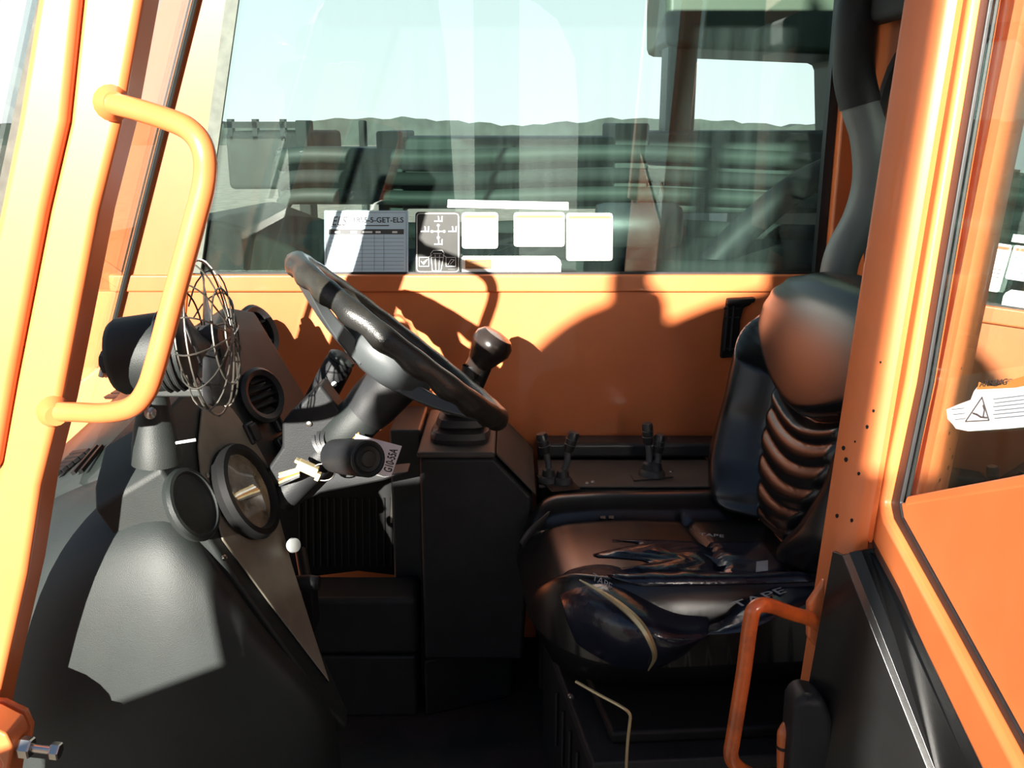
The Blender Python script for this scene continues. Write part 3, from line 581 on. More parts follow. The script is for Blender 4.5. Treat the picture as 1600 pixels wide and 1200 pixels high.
for x, y in ((917, 755), (926, 753), (1048, 737)):
    obj('screw', MB().lathe([(0.004, 0), (0.003, 0.002)], atZ(x, y, zc), (0, 0, 1), 8), STEEL, sc)
kb = empty('kick_box', (-0.25, 1.66, 0), 'two tier black plastic ledge on the floor left of the pedestal', 'box')
xl, xr = at(480, 960, 1.6).x, at(651, 960, 1.6).x
obj('upper_tier', MB().box(xl - 0.15, xr, 1.60, 1.697, 0.135, 0.252), CHAR, kb, bevel=0.012, seg=3)
obj('lower_tier', MB().box(xl - 0.15, xr - 0.004, 1.605, 1.697, 0.0, 0.130), CHAR, kb, bevel=0.006)
kp = empty('footwell_liner', (-0.3, 1.78, 0.25), 'black ribbed footwell liner behind the steering column', 'liner')
xl2, xr2 = at(430, 850, 1.75).x, at(622, 850, 1.75).x
obj('sheet', MB().prism([at(x, y, 1.75) for x, y in ((420, 790), (460, 770), (540, 762), (618, 745), (618, 900), (560, 893), (420, 910))], (0, 0.02, 0)), BLACK, kp, bevel=0.004)
for k in range(14):
    x = 468 + k * 11; obj('rib', MB().tube([at(x, 778, 1.748), at(x + 1, 884, 1.748)], 0.0022, 6), BLACK, kp)
obj('latch_strip', MB().prism([at(x, y, 1.742) for x, y in ((612, 765), (615, 765), (613, 816), (610, 816))], (0, -0.003, 0)), STEEL, kp)
obj('latch_strip', MB().prism([at(x, y, 1.742) for x, y in ((619, 762), (623, 762), (620, 800), (616, 800))], (0, -0.003, 0)), STEEL, kp)
pd = empty('foot_pedal', at(480, 1000, 1.42), 'black foot pedal peeping out behind the instrument panel', 'pedal')
obj('pad', MB().prism([at(x, y, 1.42) for x, y in ((468, 918), (488, 920), (493, 985), (484, 1000), (474, 960))], (0, 0.04, 0)), BLACK, pd, bevel=0.004)
obj('arm', MB().tube([at(478, 905, 1.45), at(470, 860, 1.5)], 0.010, 10), BLACK, pd)
obj('roller', MB().lathe([(0.012, -0.02), (0.014, 0), (0.012, 0.02)], at(480, 911, 1.43), (1, 0, 0), 12), CHAR, pd)
kn = props(obj('cable_knob', MB().lathe([(0.010, 0), (0.012, 0.004), (0.011, 0.010), (0.004, 0.012)], at(455, 852, 1.40), (0.8, -0.6, 0.3), 18), PALE), 'small pale blue round knob at the edge of the instrument panel', 'knob')

# ------------------------------------------------------------------ seat
SA = R(12); SF = Vector((-math.cos(SA), -math.sin(SA), 0)); SS = Vector((-math.sin(SA), math.cos(SA), 0)); UP = Vector((0, 0, 1))
SO = Vector((0.480, 1.50, 0.405))
CF = Vector((-math.cos(R(5)), -math.sin(R(5)), 0)); CS = Vector((-math.sin(R(5)), math.cos(R(5)), 0)); CO = Vector((0.47, 1.468, 0.398))
seat = empty('driver_seat', (0.27, 1.44, 0.0), 'worn black vinyl operator seat with ribbed backrest and taped cushion corner', 'seat')
def lerp_tab(tab, x):
    for (a, p), (b, q) in zip(tab, tab[1:]):
        if x <= b: t = (x - a) / (b - a); t = t * t * (3 - 2 * t); return p + (q - p) * t
    return tab[-1][1]
def gs(x, w_): return math.exp(-(x / w_) ** 2)
def sstep(a, b, x): t = max(0, min(1, (x - a) / (b - a))); return t * t * (3 - 2 * t)
WT = [(0, .17), (.07, .215), (.22, .252), (.42, .252), (.60, .262), (.72, .268), (.80, .264), (.87, .246), (.93, .206), (.975, .14), (1.0, .03)]
BH = 0.435
def back_pt(uu, vv, side):
    hw = lerp_tab(WT, vv); edge = math.sqrt(max(0, 1 - abs(uu) ** 5))
    au = abs(uu); d = 0.045
    seam_u = 0.50 + 0.10 * sstep(0.35, 0.0, vv) - 0.28 * sstep(.40, .0, vv)
    top_edge = 0.47 + 0.30 * min(1, au) ** 1.6
    low = 1 - sstep(top_edge - .03, top_edge + .03, vv)
    bol = sstep(seam_u, seam_u + .25, au) * low
    d += 0.060 * bol
    d -= 0.020 * gs(au - seam_u, .05) * low
    d += 0.028 * sstep(top_edge, top_edge + .07, vv) * (1 - .5 * au * au)
    d -= 0.022 * gs(vv - top_edge, .014) * (1 - sstep(.85, 1, au))
    if vv < top_edge - .02 and au < seam_u:
        vr = (vv - 0.09 * (au / .5) ** 2 + 0.02) * 12.0
        d += 0.009 * abs(math.sin(vr * math.pi)) ** .6 * (1 - sstep(seam_u - .1, seam_u, au)) - .004
    end = math.sqrt(max(0.0, 1 - (2 * vv - 1) ** 16))
    d = (d * edge * end) if side > 0 else -0.05 * edge * end
    return SO + UP * (0.02 + vv * BH) - SF * (0.10 * vv + 0.01) + SS * (uu * hw) + SF * (d + 0.02)
nu, nv = 72, 110
us = [math.sin((-1 + 2 * i / nu) * math.pi / 2) * .0 + (-1 + 2 * i / nu) for i in range(nu + 1)]
mb = MB()
mb.grid([[back_pt(x, j / nv, 1) for x in us] for j in range(nv + 1)]); mb.grid([[back_pt(x, j / nv, -1) for x in us[::4]] for j in range(0, nv + 1, 5)])
bk = obj('backrest', mb, VINYL, seat, ang=180)
# tear in the bolster
tr_ = [at(x, y, 1.0) for x, y in ()]
tearc = [(1125, 676), (1133, 672), (1144, 678), (1141, 690), (1137, 703), (1131, 692)]
tp_, tn_ = plane3(back_pt(0.80, .24, 1), back_pt(0.80, .34, 1), back_pt(0.88, .30, 1))
mb = MB().prism([on(x, y, tp_, tn_) + tn_ * 0.001 for x, y in tearc], tn_ * 0.0015); obj('tear', mb, PGASK, seat)
CL = 0.43
def cush_pt(uu, vv, side):
    hw = 0.215 * (math.sqrt(max(0.02, 1 - max(0, (vv - .45) / .56) ** 3.2)) if uu < 0 else math.sqrt(max(0.02, 1 - max(0, (vv - .7) / .36) ** 4)))
    au = abs(uu); ed = math.sqrt(max(0, 1 - au ** 10)); ef = math.sqrt(max(0, 1 - max(0, (vv - .8) / .2) ** 2.4))
    h = 0.010 + 0.040 * sstep(.50, .85, au) - 0.016 * gs(au - .55, .035) * (1 - sstep(.85, .95, vv))
    h -= 0.014 * gs(vv - .30 - .03 * au, .016) * (1 - sstep(.55, .62, au)) - 0.012 * gs(vv - .62, .25) * (1 - au * au)
    top = (0.075 + h) * min(ed, 1) * ef
    z = top if side > 0 else -0.055 * ed * math.sqrt(max(0, 1 - max(0, (vv - .85) / .15) ** 2))
    return CO + CF * (0.02 + CL * vv) + CS * (uu * hw) + UP * (z - 0.06)
nu2, nv2 = 60, 70
mb = MB(); mb.grid([[cush_pt(-1 + 2 * i / nu2, j / nv2, 1) for i in range(nu2 + 1)] for j in range(nv2 + 1)])
mb.grid([[cush_pt(-1 + 2 * i / 16, j / 14, -1) for i in range(17)] for j in range(15)])
obj('cushion', mb, VINYL, seat, ang=180)
rows = [[(870, 893, 1.36), (905, 880, 1.38), (945, 874, 1.38), (985, 886, 1.37), (1020, 918, 1.33), (1062, 944, 1.29), (1110, 948, 1.27)],
        [(872, 930, 1.29), (905, 908, 1.28), (945, 905, 1.27), (985, 925, 1.25), (1020, 950, 1.23), (1062, 975, 1.21), (1110, 975, 1.22)],
        [(880, 975, 1.26), (915, 960, 1.22), (950, 960, 1.19), (990, 972, 1.175), (1025, 985, 1.165), (1064, 1000, 1.17), (1110, 995, 1.19)],
        [(896, 1010, 1.27), (925, 1010, 1.22), (955, 1015, 1.19), (990, 1020, 1.175), (1030, 1025, 1.175), (1060, 1025, 1.18), (1090, 1012, 1.20)],
        [(915, 1028, 1.29), (940, 1042, 1.26), (965, 1050, 1.24), (990, 1053, 1.235), (1018, 1053, 1.235), (1045, 1045, 1.235), (1078, 1026, 1.24)]]
tw = obj('tape_wrap', MB().grid([[at(x + random.uniform(-3, 3), y + random.uniform(-3, 3), Y + random.uniform(-.004, .004)) for x, y, Y in r] for r in rows]), TAPE, seat, sub=3, solid=0.01)
def tape_strip(pts, w_, m=TAPE, z=0.445, nm='tape_strip'):
    rows = []
    P_ = [atZ(x, y, z + dz) for x, y, dz in pts]; P_ = smooth(P_, 4)
    for i, p in enumerate(P_):
        d = (P_[min(i + 1, len(P_) - 1)] - P_[max(i - 1, 0)]).normalized(); sd = d.cross(UP).normalized()
        rows.append([p + sd * w_ * q + UP * random.uniform(-.002, .002) for q in (-1, -.33, .33, 1)])
    return obj(nm, MB().grid(rows), m, seat, solid=0.0015)
tape_strip([(1095, 985, -.05), (1150, 968, -.02), (1220, 935, 0), (1292, 905, 0)], 0.030)
rows = []
for i in range(26):
    row = []
    for j in range(22):
        uu_, vv_ = -0.86 + 0.92 * j / 21, 0.06 + (0.60 + 0.10 * math.sin(j * .9)) * i / 25
        k_ = min(1, 4 * min(i, 25 - i) / 25, 4 * min(j, 21 - j) / 21)
        row.append(cush_pt(uu_, vv_, 1) + UP * (0.002 + k_ * (0.003 + 0.005 * abs(math.sin(uu_ * 9 + vv_ * 13 + 1.5 * math.sin(vv_ * 11))) ** 3 + random.uniform(0, .003))))
    rows.append(row)
obj('tape_patch', MB().grid(rows), TAPE, seat, solid=0.001)
# pale strip painting a highlight along the crease of the wrap
cr = [(905, 905, 1.262), (940, 925, 1.24), (975, 950, 1.20), (1000, 975, 1.172), (1015, 1000, 1.158), (1022, 1025, 1.168), (1012, 1046, 1.222)]
obj('crease_highlight', MB().tube(smooth([at(*p) + Vector((0, -0.006, 0.002)) for p in cr], 5), [0.001 + 0.0045 * math.sin(math.pi * min(1, i / 30)) for i in range(31)], 6), BRASS, seat)
zt_ = 0.452
def ztext(body, x0, y0, x1, y1, h, z=zt_):
    a_, b_ = atZ(x0, y0, z), atZ(x1, y1, z); ex = b_ - a_
    text('tape_print', body, TINK, seat, a_, ex, UP.cross(ex) if UP.cross(ex).y > 0 else ex.cross(UP), h, 0.0004, sx=ex.length / (h / .7 * len(body) * .62))
ztext('TAPE', 1092, 836, 1135, 840, 0.010); ztext('TAPE', 1150, 950, 1240, 922, 0.016, 0.447)
text('tape_print', 'TAPE', TINK, seat, at(925, 905, 1.262), (1, -.2, -.55), (0.2, .3, 1), 0.010, 0.0004)
obj('care_label', MB().prism([atZ(x, y, 0.456) for x, y in ((1182, 878), (1200, 876), (1200, 892), (1181, 894))], (0, 0, 0.0008)), TINK, seat)
obj('care_label', MB().prism([atZ(x, y, 0.430) for x, y in ((937, 815), (978, 820), (976, 826), (936, 820))], (0, 0, 0.0008)), DECK, seat)
for x in (938, 951): obj('care_mark', MB().prism([atZ(x + a_, y, 0.430) for a_, y in ((0, 801), (8, 802), (8, 811), (0, 810))], (0, 0, 0.0008)), DECK, seat)
# strap at the far front corner of the cushion
st = [at(880, 790, 1.60), at(862, 800, 1.58), at(838, 820, 1.54), at(820, 838, 1.52), at(812, 852, 1.52)]
props(obj('seat_strap', MB().grid([[p + Vector((0, 0, .006)), p + Vector((0.006, 0.004, -.006))] for p in smooth(st, 4)]), BOOT, solid=0.003), 'short grey strap hanging over the far front corner of the cushion', 'strap')
# seat base
sb = empty('seat_pedestal', (0.28, 1.4, 0), 'black steel seat pedestal box with ribbed side under the cushion', 'pedestal')
B0, B1, B2 = at(925, 1118, 1.12), at(818, 925, 1.5), at(1270, 1085, 1.12)
zb = 0.235
cx = [Vector((0.115, 1.13, 0)), Vector((0.055, 1.52, 0)), Vector((0.50, 1.58, 0)), Vector((0.56, 1.16, 0))]
obj('base_box', MB().prism(cx, (0, 0, zb)), BLACK, sb, bevel=0.006)
obj('top_tray', MB().prism([p + Vector((0, 0, zb + .001)) + (p - Vector((.3, 1.35, 0))) * .03 for p in cx], (0, 0, 0.022)), CHAR, sb, bevel=0.004)
obj('suspension', MB().prism([p * .86 + Vector((.04, .19, zb + .023)) for p in cx], (0, 0, 0.020)), BLACK, sb, bevel=0.006)
e0, e1 = cx[0], cx[1]
for k in range(4):
    t = 0.25 + 0.13 * k; p = e0.lerp(e1, t); obj('side_rib', MB().tube([p + Vector((-.003, 0, 0.20)), p + Vector((-.003, 0, 0.10))], 0.003, 6), CHAR, sb)
for x, y in ((955, 1076), (893, 1088)):
    obj('bolt_head', MB().lathe([(0.006, 0), (0.006, 0.003), (0.003, 0.005)], atZ(x, y, zb + .023), (0, 0, 1), 10), STEEL, sb)
props(obj('control_rod', MB().tube(smooth([at(900, 1065, 1.16), at(935, 1085, 1.13), at(972, 1105, 1.10), at(984, 1116, 1.095), at(984, 1130, 1.095), at(980, 1170, 1.095), at(976, 1260, 1.095)], 4), 0.0022, 8), BRASS), 'thin bent yellowed rod hanging down the near side of the seat pedestal', 'rod')

# ------------------------------------------------------------------ duct hose, wall bracket
hz = [at(1352, -40, 1.80), at(1338, 30, 1.79), at(1334, 110, 1.79), at(1344, 165, 1.785), at(1358, 215, 1.78), at(1361, 280, 1.78), at(1346, 340, 1.78), at(1318, 395, 1.78), at(1308, 440, 1.78), at(1306, 500, 1.78)]
hs = props(obj('air_duct', MB().tube(smooth(hz, 6), 0.033, 22), HOSE), 'thick grey rubber duct hose running up behind the seat', 'hose')
obj('upper_cuff', MB().tube(smooth(hz[:4], 6), 0.0362, 22), CHAR, hs)
wb = empty('wall_bracket', at(1150, 555, 1.88), 'black plastic holder bracket screwed on the orange wall', 'bracket')
yk = YW - 0.002
obj('back_plate', MB().prism([at(x, y, yk) for x, y in ((1134, 466), (1160, 464), (1176, 466), (1172, 474), (1160, 480), (1155, 500), (1152, 556), (1124, 558), (1128, 510))], (0, -0.012, 0)), BLACK, wb, bevel=0.003)
obj('top_lip', MB().prism([at(x, y, yk - 0.012) for x, y in ((1134, 465), (1178, 463), (1176, 470), (1160, 474), (1134, 474))], (0, -0.02, 0)), BLACK, wb, bevel=0.003)
for x in (1137, 1146): obj('rib', MB().tube([at(x + 1, 478, yk - .013), at(x - 5, 548, yk - .013)], 0.0035, 6), CHAR, wb)
for y in (482, 496, 545): obj('cross_rib', MB().tube([at(1131, y, yk - .014), at(1155, y, yk - .014)], 0.002, 6), GREY, wb)

# ------------------------------------------------------------------ stickers on the side window
YG = 1.9035
def gp(x, y, k=0.0): return at(x, y, YG) + Vector((0, -k, 0))
GNV = Vector((0, -1, 0))
def rpoly(x0, y0, x1, y1, r, n=4):
    out = []
    for cx_, cy_, a0 in ((x1 - r, y0 + r, -90), (x1 - r, y1 - r, 0), (x0 + r, y1 - r, 90), (x0 + r, y0 + r, 180)):
        for k in range(n + 1):
            t = R(a0 + 90 * k / n); out.append((cx_ + r * math.cos(t), cy_ + r * math.sin(t)))
    return out
def sheet(x0, y0, x1, y1, r=3, k=0.0, th=0.0008): return MB().prism([gp(x, y, k) for x, y in rpoly(x0, y0, x1, y1, r)], GNV * th)
def lines(spec, w_=0.0011, k=0.0012):
    mb = MB()
    for pts in spec: ribbon(mb, [gp(x, y, k) for x, y in pts], w_, GNV, 0.0004)
    return mb
def bars(spec, k=0.0012):
    mb = MB()
    for x0, y0, x1, y1 in spec: mb.prism([gp(x0, y0, k), gp(x1, y0, k), gp(x1, y1, k), gp(x0, y1, k)], GNV * 0.0004)
    return mb
EX, EZ = Vector((1, 0, 0)), Vector((0, 0, 1))
PXW = (gp(801, 380) - gp(800, 380)).length
def gtext(body, m, par, x, y, h_px, w_px, shear=0.0, bold=0.0):
    h = h_px * PXW; t = text('lettering', body, m, par, gp(x, y, 0.0014), EX, EZ, h, 0.0004, shear=shear, bold=bold)
    wd = max(c.co.x for c in t.data.vertices) - min(c.co.x for c in t.data.vertices)
    t.data.transform(Matrix.Diagonal((w_px * PXW / wd, 1, 1, 1))); return t
s1 = empty('log_chart', gp(572, 428), 'pale log chart sticker with black header bar at left of the row', 'sticker')
obj('film', sheet(507, 329, 638, 429, 1), PAPER, s1)
obj('border', lines([[(510, 332), (635, 332)], [(635, 332), (635, 425)], [(635, 425), (510, 425)], [(510, 425), (510, 332)]], 0.0006), LINK, s1)
gtext('ELS', INK, s1, 518, 352, 14, 24, shear=0.35)
gtext('1855-5-GET-ELS', INK, s1, 551, 347.5, 8, 77, bold=0.012)
obj('tag_line', bars([(570, 351.5, 608, 353)]), GINK, s1)
obj('logo_line', bars([(517, 353, 543, 354)]), GINK, s1)
obj('header_bar', bars([(514, 358, 631, 366)]), GINK, s1)
for q in ((523, 361, 532, 364), (548, 361, 558, 364), (567, 361, 582, 364), (587, 361, 595, 364), (613, 361, 621, 364)): obj('header_word', bars([q], 0.0018), WHITE, s1)
obj('grid_lines', lines([[(514, y), (631, y)] for y in range(372, 424, 6)] + [[(x, 366), (x, 423)] for x in (541, 566, 585, 600)], 0.0005), LINK, s1)
s2 = empty('joystick_diagram', gp(684, 426), 'dark grey sticker with white joystick pattern diagram', 'sticker')
obj('film', sheet(649, 331, 719, 427, 5), DGREY, s2)
rp_ = rpoly(651.5, 333.5, 716.5, 424.5, 5); obj('white_border', lines([rp_ + [rp_[0]]], 0.0013), WHITE, s2)
obj('cross', lines([[(685, 352), (685, 372)], [(674, 361.5), (695, 361.5)]], 0.0014), WHITE, s2)
mb = MB()
for x, y in ((685, 352), (685, 371), (675, 361.5), (694, 361.5), (685, 361.5)): mb.prism([gp(x + 2.2 * math.cos(t), y + 2.2 * math.sin(t), 0.0013) for t in (0, .9, 1.8, 2.7, 3.6, 4.5, 5.4)], GNV * 0.0004)
obj('arrow_tip', mb, WHITE, s2)
for x, y in ((685, 342), (664, 358), (707, 358), (685, 378)):
    obj('load_symbol', lines([[(x - 6, y + 3.5), (x + 6, y + 3.5)], [(x + 5.5, y + 4), (x + 6, y - 4)], [(x + 1, y + 2), (x, y - 4)]], 0.0019), WHITE, s2)
obj('stick_symbol', lines([[(676, 425), (673, 396), (677, 391), (691, 391), (694, 396), (689, 423), (678, 423)], [(674, 402), (693, 402)], [(680, 398), (681, 422)], [(687, 398), (686, 422)], [(677, 396), (690, 396)]], 0.0011), WHITE, s2)
obj('button_box', lines([[(655, 402), (670, 402), (670, 416), (655, 416), (655, 402)], [(658, 408), (662, 413), (668, 405), (661, 410)], [(669, 402), (675, 398)]], 0.0011), WHITE, s2)
obj('button_box', lines([[(697, 402), (712, 402), (712, 416), (697, 416), (697, 402)], [(700, 413), (705, 405), (710, 406), (704, 412)], [(698, 402), (692, 398)]], 0.0011), WHITE, s2)
obj('part_number', bars([(700, 420, 711, 421.5)]), GINK, s2)
props(obj('white_strip', MB().prism([gp(*p) for p in ((700, 312), (888, 316), (888, 328), (699, 324))], GNV * 0.0008), WHITE), 'long blank white strip sticker above the other window stickers', 'sticker')
def small(name, label, x0, y0, x1, y1, marks, extra=None):
    s = empty(name, gp((x0 + x1) / 2, y1), label, 'sticker'); obj('film', sheet(x0, y0, x1, y1, 4), WHITE, s)
    obj('header_band', bars([(x0 + 3, y0 + 4, x1 - 3, y0 + 8.5)]), mat('faded orange ink', (0.40, 0.14, 0.045), 0.5), s)
    obj('fine_print', bars(marks), LINK, s)
    if extra: obj('icon', lines(extra, 0.0012), GINK, s)
    return s
small('notice_sticker', 'blank looking white notice sticker beside the joystick diagram', 722, 332, 778, 388, [(726, 350 + k * 7, 772 - 5 * (k % 2), 351) if False else (726, 350 + k * 7, 772 - 5 * (k % 2), 351.2 + k * 7) for k in range(5)])
small('load_sticker', 'wide white sticker with small triangle under the white strip end', 803, 332, 882, 385, [(808, 350, 828, 351.2), (853, 350, 876, 351.2), (808, 366, 874, 367.2), (808, 373, 870, 374.2)], [[(836, 359), (843, 350), (848, 359), (836, 359)]])
small('tall_sticker', 'tallest white warning sticker, rightmost on the side window', 885, 333, 957, 407, [(890, 372, 945, 373.2), (890, 378, 948, 379.2), (890, 384, 930, 385.2)], [[(912, 368), (923, 350), (933, 368), (912, 368)], [(905, 400), (918, 400), (921, 390), (924, 400), (940, 400)]])
s6 = empty('caution_sticker', gp(800, 426), 'long low white sticker with yellow block at the window sill', 'sticker')
obj('film', MB().prism([gp(*p) for p in ((724, 400), (868, 400), (875, 406), (877, 412), (876, 426), (722, 426), (721, 403))], GNV * 0.0008), WHITE, s6)
obj('yellow_block', bars([(727, 405, 768, 420)]), mat('pale yellow orange ink', (0.38, 0.16, 0.045), 0.5), s6)
obj('block_print', bars([(734, 408, 760, 409.2), (728, 417, 768, 418.2)], 0.0018), GINK, s6)
obj('icon', lines([[(853, 415), (856, 409), (859, 415), (853, 415)]], 0.0009), GINK, s6)

# ------------------------------------------------------------------ outside the far window
struct(obj('ground', MB().box(-150, 150, -120, 300, -1.02, -1.0), GROUND))
random.seed(3)
hz_ = []; 
for i in range(240):
    x = -120 + i; hz_.append((x, 0.5 + 0.7 * abs(math.sin(i * .13)) + 0.35 * random.random()))
hb_ = MB().prism([(x, 90, z) for x, z in hz_] + [(119, 90, -1), (-120, 90, -1)], (0, 3, 0))
props(obj('treeline', hb_, TREE, flat=True), 'distant bare treeline along the horizon', 'trees', kind='stuff')
bo = empty('lift_boom', (0.3, 2.75, 0.8), 'long grey green telescopic boom lying beyond the side window', 'boom')
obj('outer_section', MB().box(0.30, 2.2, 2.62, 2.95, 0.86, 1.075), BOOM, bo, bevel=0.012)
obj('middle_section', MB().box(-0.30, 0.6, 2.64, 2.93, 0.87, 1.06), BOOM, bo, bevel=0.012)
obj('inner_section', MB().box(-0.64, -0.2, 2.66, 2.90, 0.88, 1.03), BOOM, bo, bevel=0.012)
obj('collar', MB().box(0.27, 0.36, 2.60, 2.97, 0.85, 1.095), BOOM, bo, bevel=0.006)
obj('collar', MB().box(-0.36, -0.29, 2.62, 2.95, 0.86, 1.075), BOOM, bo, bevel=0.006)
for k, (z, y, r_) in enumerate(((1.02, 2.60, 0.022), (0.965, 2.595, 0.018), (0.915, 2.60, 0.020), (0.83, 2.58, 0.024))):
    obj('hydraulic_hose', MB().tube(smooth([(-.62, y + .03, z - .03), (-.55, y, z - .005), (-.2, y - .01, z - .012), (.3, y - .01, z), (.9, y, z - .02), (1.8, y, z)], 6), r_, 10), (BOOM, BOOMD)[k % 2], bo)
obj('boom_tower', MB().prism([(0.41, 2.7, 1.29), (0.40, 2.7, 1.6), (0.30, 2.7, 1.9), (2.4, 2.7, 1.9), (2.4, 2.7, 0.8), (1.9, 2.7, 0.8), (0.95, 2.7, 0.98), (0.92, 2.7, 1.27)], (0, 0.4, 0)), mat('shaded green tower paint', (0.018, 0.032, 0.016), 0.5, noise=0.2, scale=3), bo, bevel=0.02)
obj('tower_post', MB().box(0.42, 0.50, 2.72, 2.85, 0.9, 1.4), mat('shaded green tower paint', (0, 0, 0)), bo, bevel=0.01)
eh = empty('engine_cover', (0.2, 2.3, -0.3), 'low dark engine cover sloping below the side window', 'cover')
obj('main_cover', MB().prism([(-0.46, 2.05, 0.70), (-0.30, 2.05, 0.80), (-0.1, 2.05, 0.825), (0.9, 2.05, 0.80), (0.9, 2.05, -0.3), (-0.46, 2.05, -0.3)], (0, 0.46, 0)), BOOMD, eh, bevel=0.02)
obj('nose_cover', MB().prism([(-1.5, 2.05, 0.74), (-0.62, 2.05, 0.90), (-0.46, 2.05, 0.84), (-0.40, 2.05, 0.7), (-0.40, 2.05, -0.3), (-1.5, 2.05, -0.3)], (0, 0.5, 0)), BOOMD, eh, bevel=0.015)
obj('filter_bowl', MB().lathe([(0.05, -0.1), (0.055, -0.08), (0.055, 0.08), (0.045, 0.1)], (0.30, 2.3, 0.86), (1, 0, 0), 20), DARK, eh)
obj('exhaust_pipe', MB().tube(smooth([(0.42, 2.1, 0.78), (0.52, 2.12, 0.88), (0.66, 2.15, 0.98), (0.9, 2.2, 1.06)], 5), 0.032, 14), BLACK, eh)
props(obj('pale_sheet', MB().prism([at(x, y, 3.6) for x, y in ((1037, 318), (1178, 316), (1168, 385), (1148, 395), (1130, 375), (1110, 362), (1030, 350))], (0, 0.03, 0)), PALE, bevel=0.004), 'pale grey sheet panel seen beyond the window at lower right', 'panel')
wt = empty('white_tank', (1.4, 3.2, -1), 'grey white tank behind the boom at the window rear edge', 'tank')
obj('tank_body', MB().lathe([(0.02, -0.9), (0.16, -0.88), (0.18, -0.8), (0.18, 0.8), (0.16, 0.88), (0.02, 0.9)], (1.6, 3.4, 0.83), (1, 0, 0), 24), PALE, wt)
obj('tank_saddle', MB().box(1.3, 1.5, 3.3, 3.5, -1.0, 0.68), BOOMD, wt)
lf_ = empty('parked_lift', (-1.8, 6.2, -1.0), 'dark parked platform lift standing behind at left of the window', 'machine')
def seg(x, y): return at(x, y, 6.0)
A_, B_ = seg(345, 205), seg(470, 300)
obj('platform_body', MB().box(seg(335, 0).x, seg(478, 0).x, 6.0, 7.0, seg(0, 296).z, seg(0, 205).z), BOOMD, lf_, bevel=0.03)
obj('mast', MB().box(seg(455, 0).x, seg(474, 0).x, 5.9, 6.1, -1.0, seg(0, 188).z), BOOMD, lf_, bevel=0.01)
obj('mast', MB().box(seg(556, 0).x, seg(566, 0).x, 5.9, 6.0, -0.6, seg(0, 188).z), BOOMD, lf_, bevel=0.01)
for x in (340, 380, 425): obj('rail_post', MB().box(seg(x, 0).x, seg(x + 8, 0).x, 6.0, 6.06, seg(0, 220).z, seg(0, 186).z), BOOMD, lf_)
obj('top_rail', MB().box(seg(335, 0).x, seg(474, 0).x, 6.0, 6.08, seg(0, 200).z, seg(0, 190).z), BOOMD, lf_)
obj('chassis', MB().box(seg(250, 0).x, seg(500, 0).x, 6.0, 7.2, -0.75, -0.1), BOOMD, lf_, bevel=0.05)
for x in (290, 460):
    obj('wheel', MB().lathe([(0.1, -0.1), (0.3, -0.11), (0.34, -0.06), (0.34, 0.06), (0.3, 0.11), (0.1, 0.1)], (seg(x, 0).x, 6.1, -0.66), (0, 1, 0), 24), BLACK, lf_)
# ------------------------------------------------------------------ unseen front fender, and shapes added behind the camera for shadows and reflections
SD = Vector((math.sin(SUN_AZ), math.cos(SUN_AZ), 0)); SP = Vector((math.cos(SUN_AZ), -math.sin(SUN_AZ), 0)); TE = math.tan(SUN_EL)
def pa(p, a, z): return SD * a + SP * p + Vector((0, 0, z))
def shade(P, a):                    # the place at distance a along the sun's path whose shadow falls on P
    return pa(P.dot(SP), a, P.z + (P.dot(SD) - a) * TE)
def wl_(px, py): return at(px, py, YW)
# unseen fender and added rod, shaped to cast the dash shadows
ff = empty('front_fender', (-1.0, 0.5, -0.9), 'unseen orange front fender ahead of the cab door, shaped to shade the dash', 'fender')
ft = [shade(at(x, y, Y), -0.35) for x, y, Y in ((60, 1140, 1.22), (190, 1095, 1.20), (320, 1047, 1.20), (450, 1000, 1.24), (520, 985, 1.28))]
obj('fender_shell', MB().prism(ft + [Vector((ft[-1].x, ft[-1].y, -0.5)), Vector((ft[0].x, ft[0].y, -0.5))], SD * -0.25), ORANGE, ff)
r0, r1 = shade(at(360, 1040, 1.20), -0.36), shade(at(366, 820, 1.30), -0.36)
obj('shadow_rod', MB().tube([r0 + Vector((0, 0, -.03)), r1], 0.0105, 10), BLACK, ff)
# added unseen blocker, outline shaped to cast the wall and pillar shadows
A2 = -1.5
bon = [pa(-0.70, A2, 0.10), pa(-0.70, A2, 0.81 - A2 * TE), pa(-0.735, A2, 0.84 - A2 * TE), pa(-0.735, A2, 0.92 - A2 * TE), pa(-0.62, A2, 0.945 - A2 * TE), pa(-0.565, A2, 0.985 - A2 * TE), pa(-0.63, A2, 1.0 - A2 * TE), pa(-0.625, A2, 1.10 - A2 * TE), pa(-0.575, A2, 1.112 - A2 * TE)] + [shade(wl_(x, y), A2) for x, y in ((790, 612), (808, 580), (830, 550), (855, 526), (880, 506), (910, 488), (943, 474), (975, 460), (1018, 447), (1032, 454), (1041, 468), (1043, 485), (1042, 502), (1110, 474), (1180, 455), (1196, 450))] + [pa(0.06, A2, 1.25 - A2 * TE), pa(0.10, A2, 0.95 - A2 * TE), pa(0.16, A2, 0.10)]
ld = empty('shadow_blocker', pa(-0.35, A2, -1.0), 'dark unseen blocker added behind the camera to cast the wall shadows', 'machine')
obj('wall_blocker', MB().prism(bon, SD * -0.5), BOOMD, ld)
obj('column_blocker', MB().prism([shade(wl_(*q), A2 - .1) for q in ((952, 470), (954, 430), (985, 300), (1032, 120), (1070, -60), (1110, -60), (1078, 120), (1038, 300), (1018, 430), (1018, 470))], SD * -0.06), BOOMD, ld)  # added for the narrow column of shadow on the side wall
obj('chassis', MB().prism([pa(-0.735, A2, 0.10), pa(0.16, A2, 0.10), pa(0.16, A2, -0.6), pa(-0.735, A2, -0.6)], SD * -0.6), BOOMD, ld)
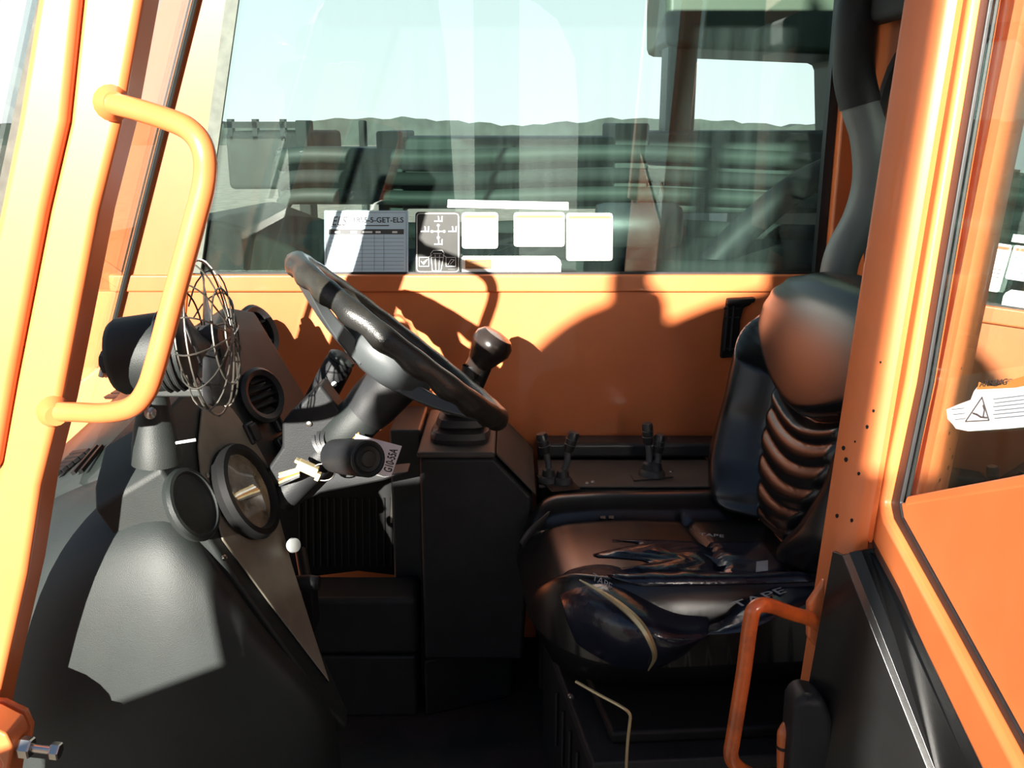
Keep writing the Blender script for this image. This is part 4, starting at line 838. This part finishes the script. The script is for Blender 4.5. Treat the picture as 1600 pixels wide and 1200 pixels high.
for p in (-0.45, 0.0): obj('wheel', MB().lathe([(0.1, -0.1), (0.3, -0.11), (0.36, -0.06), (0.36, 0.06), (0.3, 0.11), (0.1, 0.1)], pa(p, A2 - .3, -0.64), SD, 24), BLACK, ld)  # unseen wheels under the added blocker
bp = [Vector((0.455 - 0.056 * (1.1 - z), YB, z)) for z in (1.5, 0.69)]
mst = [shade(wl_(1196, 470), A2 - .15), shade(wl_(1196, 430), A2 - .15), shade(wl_(1196, 430) + Vector((0.03, 0, 0.9)), A2 - .15), shade(bp[0] + Vector((0, 0, .2)), A2 - .15), shade(bp[0], A2 - .15), shade(bp[1], A2 - .15), shade(bp[1] + Vector((.03, 0, 0)), A2 - .15), shade(bp[1] + Vector((.02, 0, -.4)), A2 - .15)]
obj('pillar_blocker', MB().prism(mst, SD * -0.12), BOOMD, ld)  # added to shade the near rear pillar
props(obj('reflection_post', MB().box(-0.26, 0.05, -3.2, -3.0, -1.0, 3.2), POSTM, bevel=0.02), 'slim rusty steel post added unseen behind the camera for its window reflection', 'post')  # added out of view to put a dark band in the window reflection
arch = [(0.45, -1.0), (0.45, 1.1), (0.42, 1.5), (0.30, 1.75), (0.15, 1.86), (-0.02, 1.92)]
props(obj('reflection_arch', MB().prism([(x, -2.9, z) for x, z in arch + [(-0.02, 3.4), (2.6, 3.4), (2.6, -1.0)]], (0, -0.06, 0)), BOOMD), 'dark arched sheet added unseen behind the camera to shape the window reflection', 'frame')  # added out of view, cuts the sky reflected in the side window
rb = empty('rear_body', (1.4, 1.4, -0.9), 'dark rear body of the machine behind the cab', 'machine body')
obj('body_shell', MB().prism([(0.80, 0.75, -0.6), (0.80, 0.75, 1.35), (0.95, 0.75, 1.6), (2.3, 0.75, 1.6), (2.3, 0.75, -0.6)], (0, 1.15, 0)), BOOMD, rb, bevel=0.03)
for z in (0.9, 0.95, 1.0, 1.05, 1.1): obj('grille_slat', MB().box(0.79, 0.80, 1.0, 1.6, z, z + 0.02), BLACK, rb)
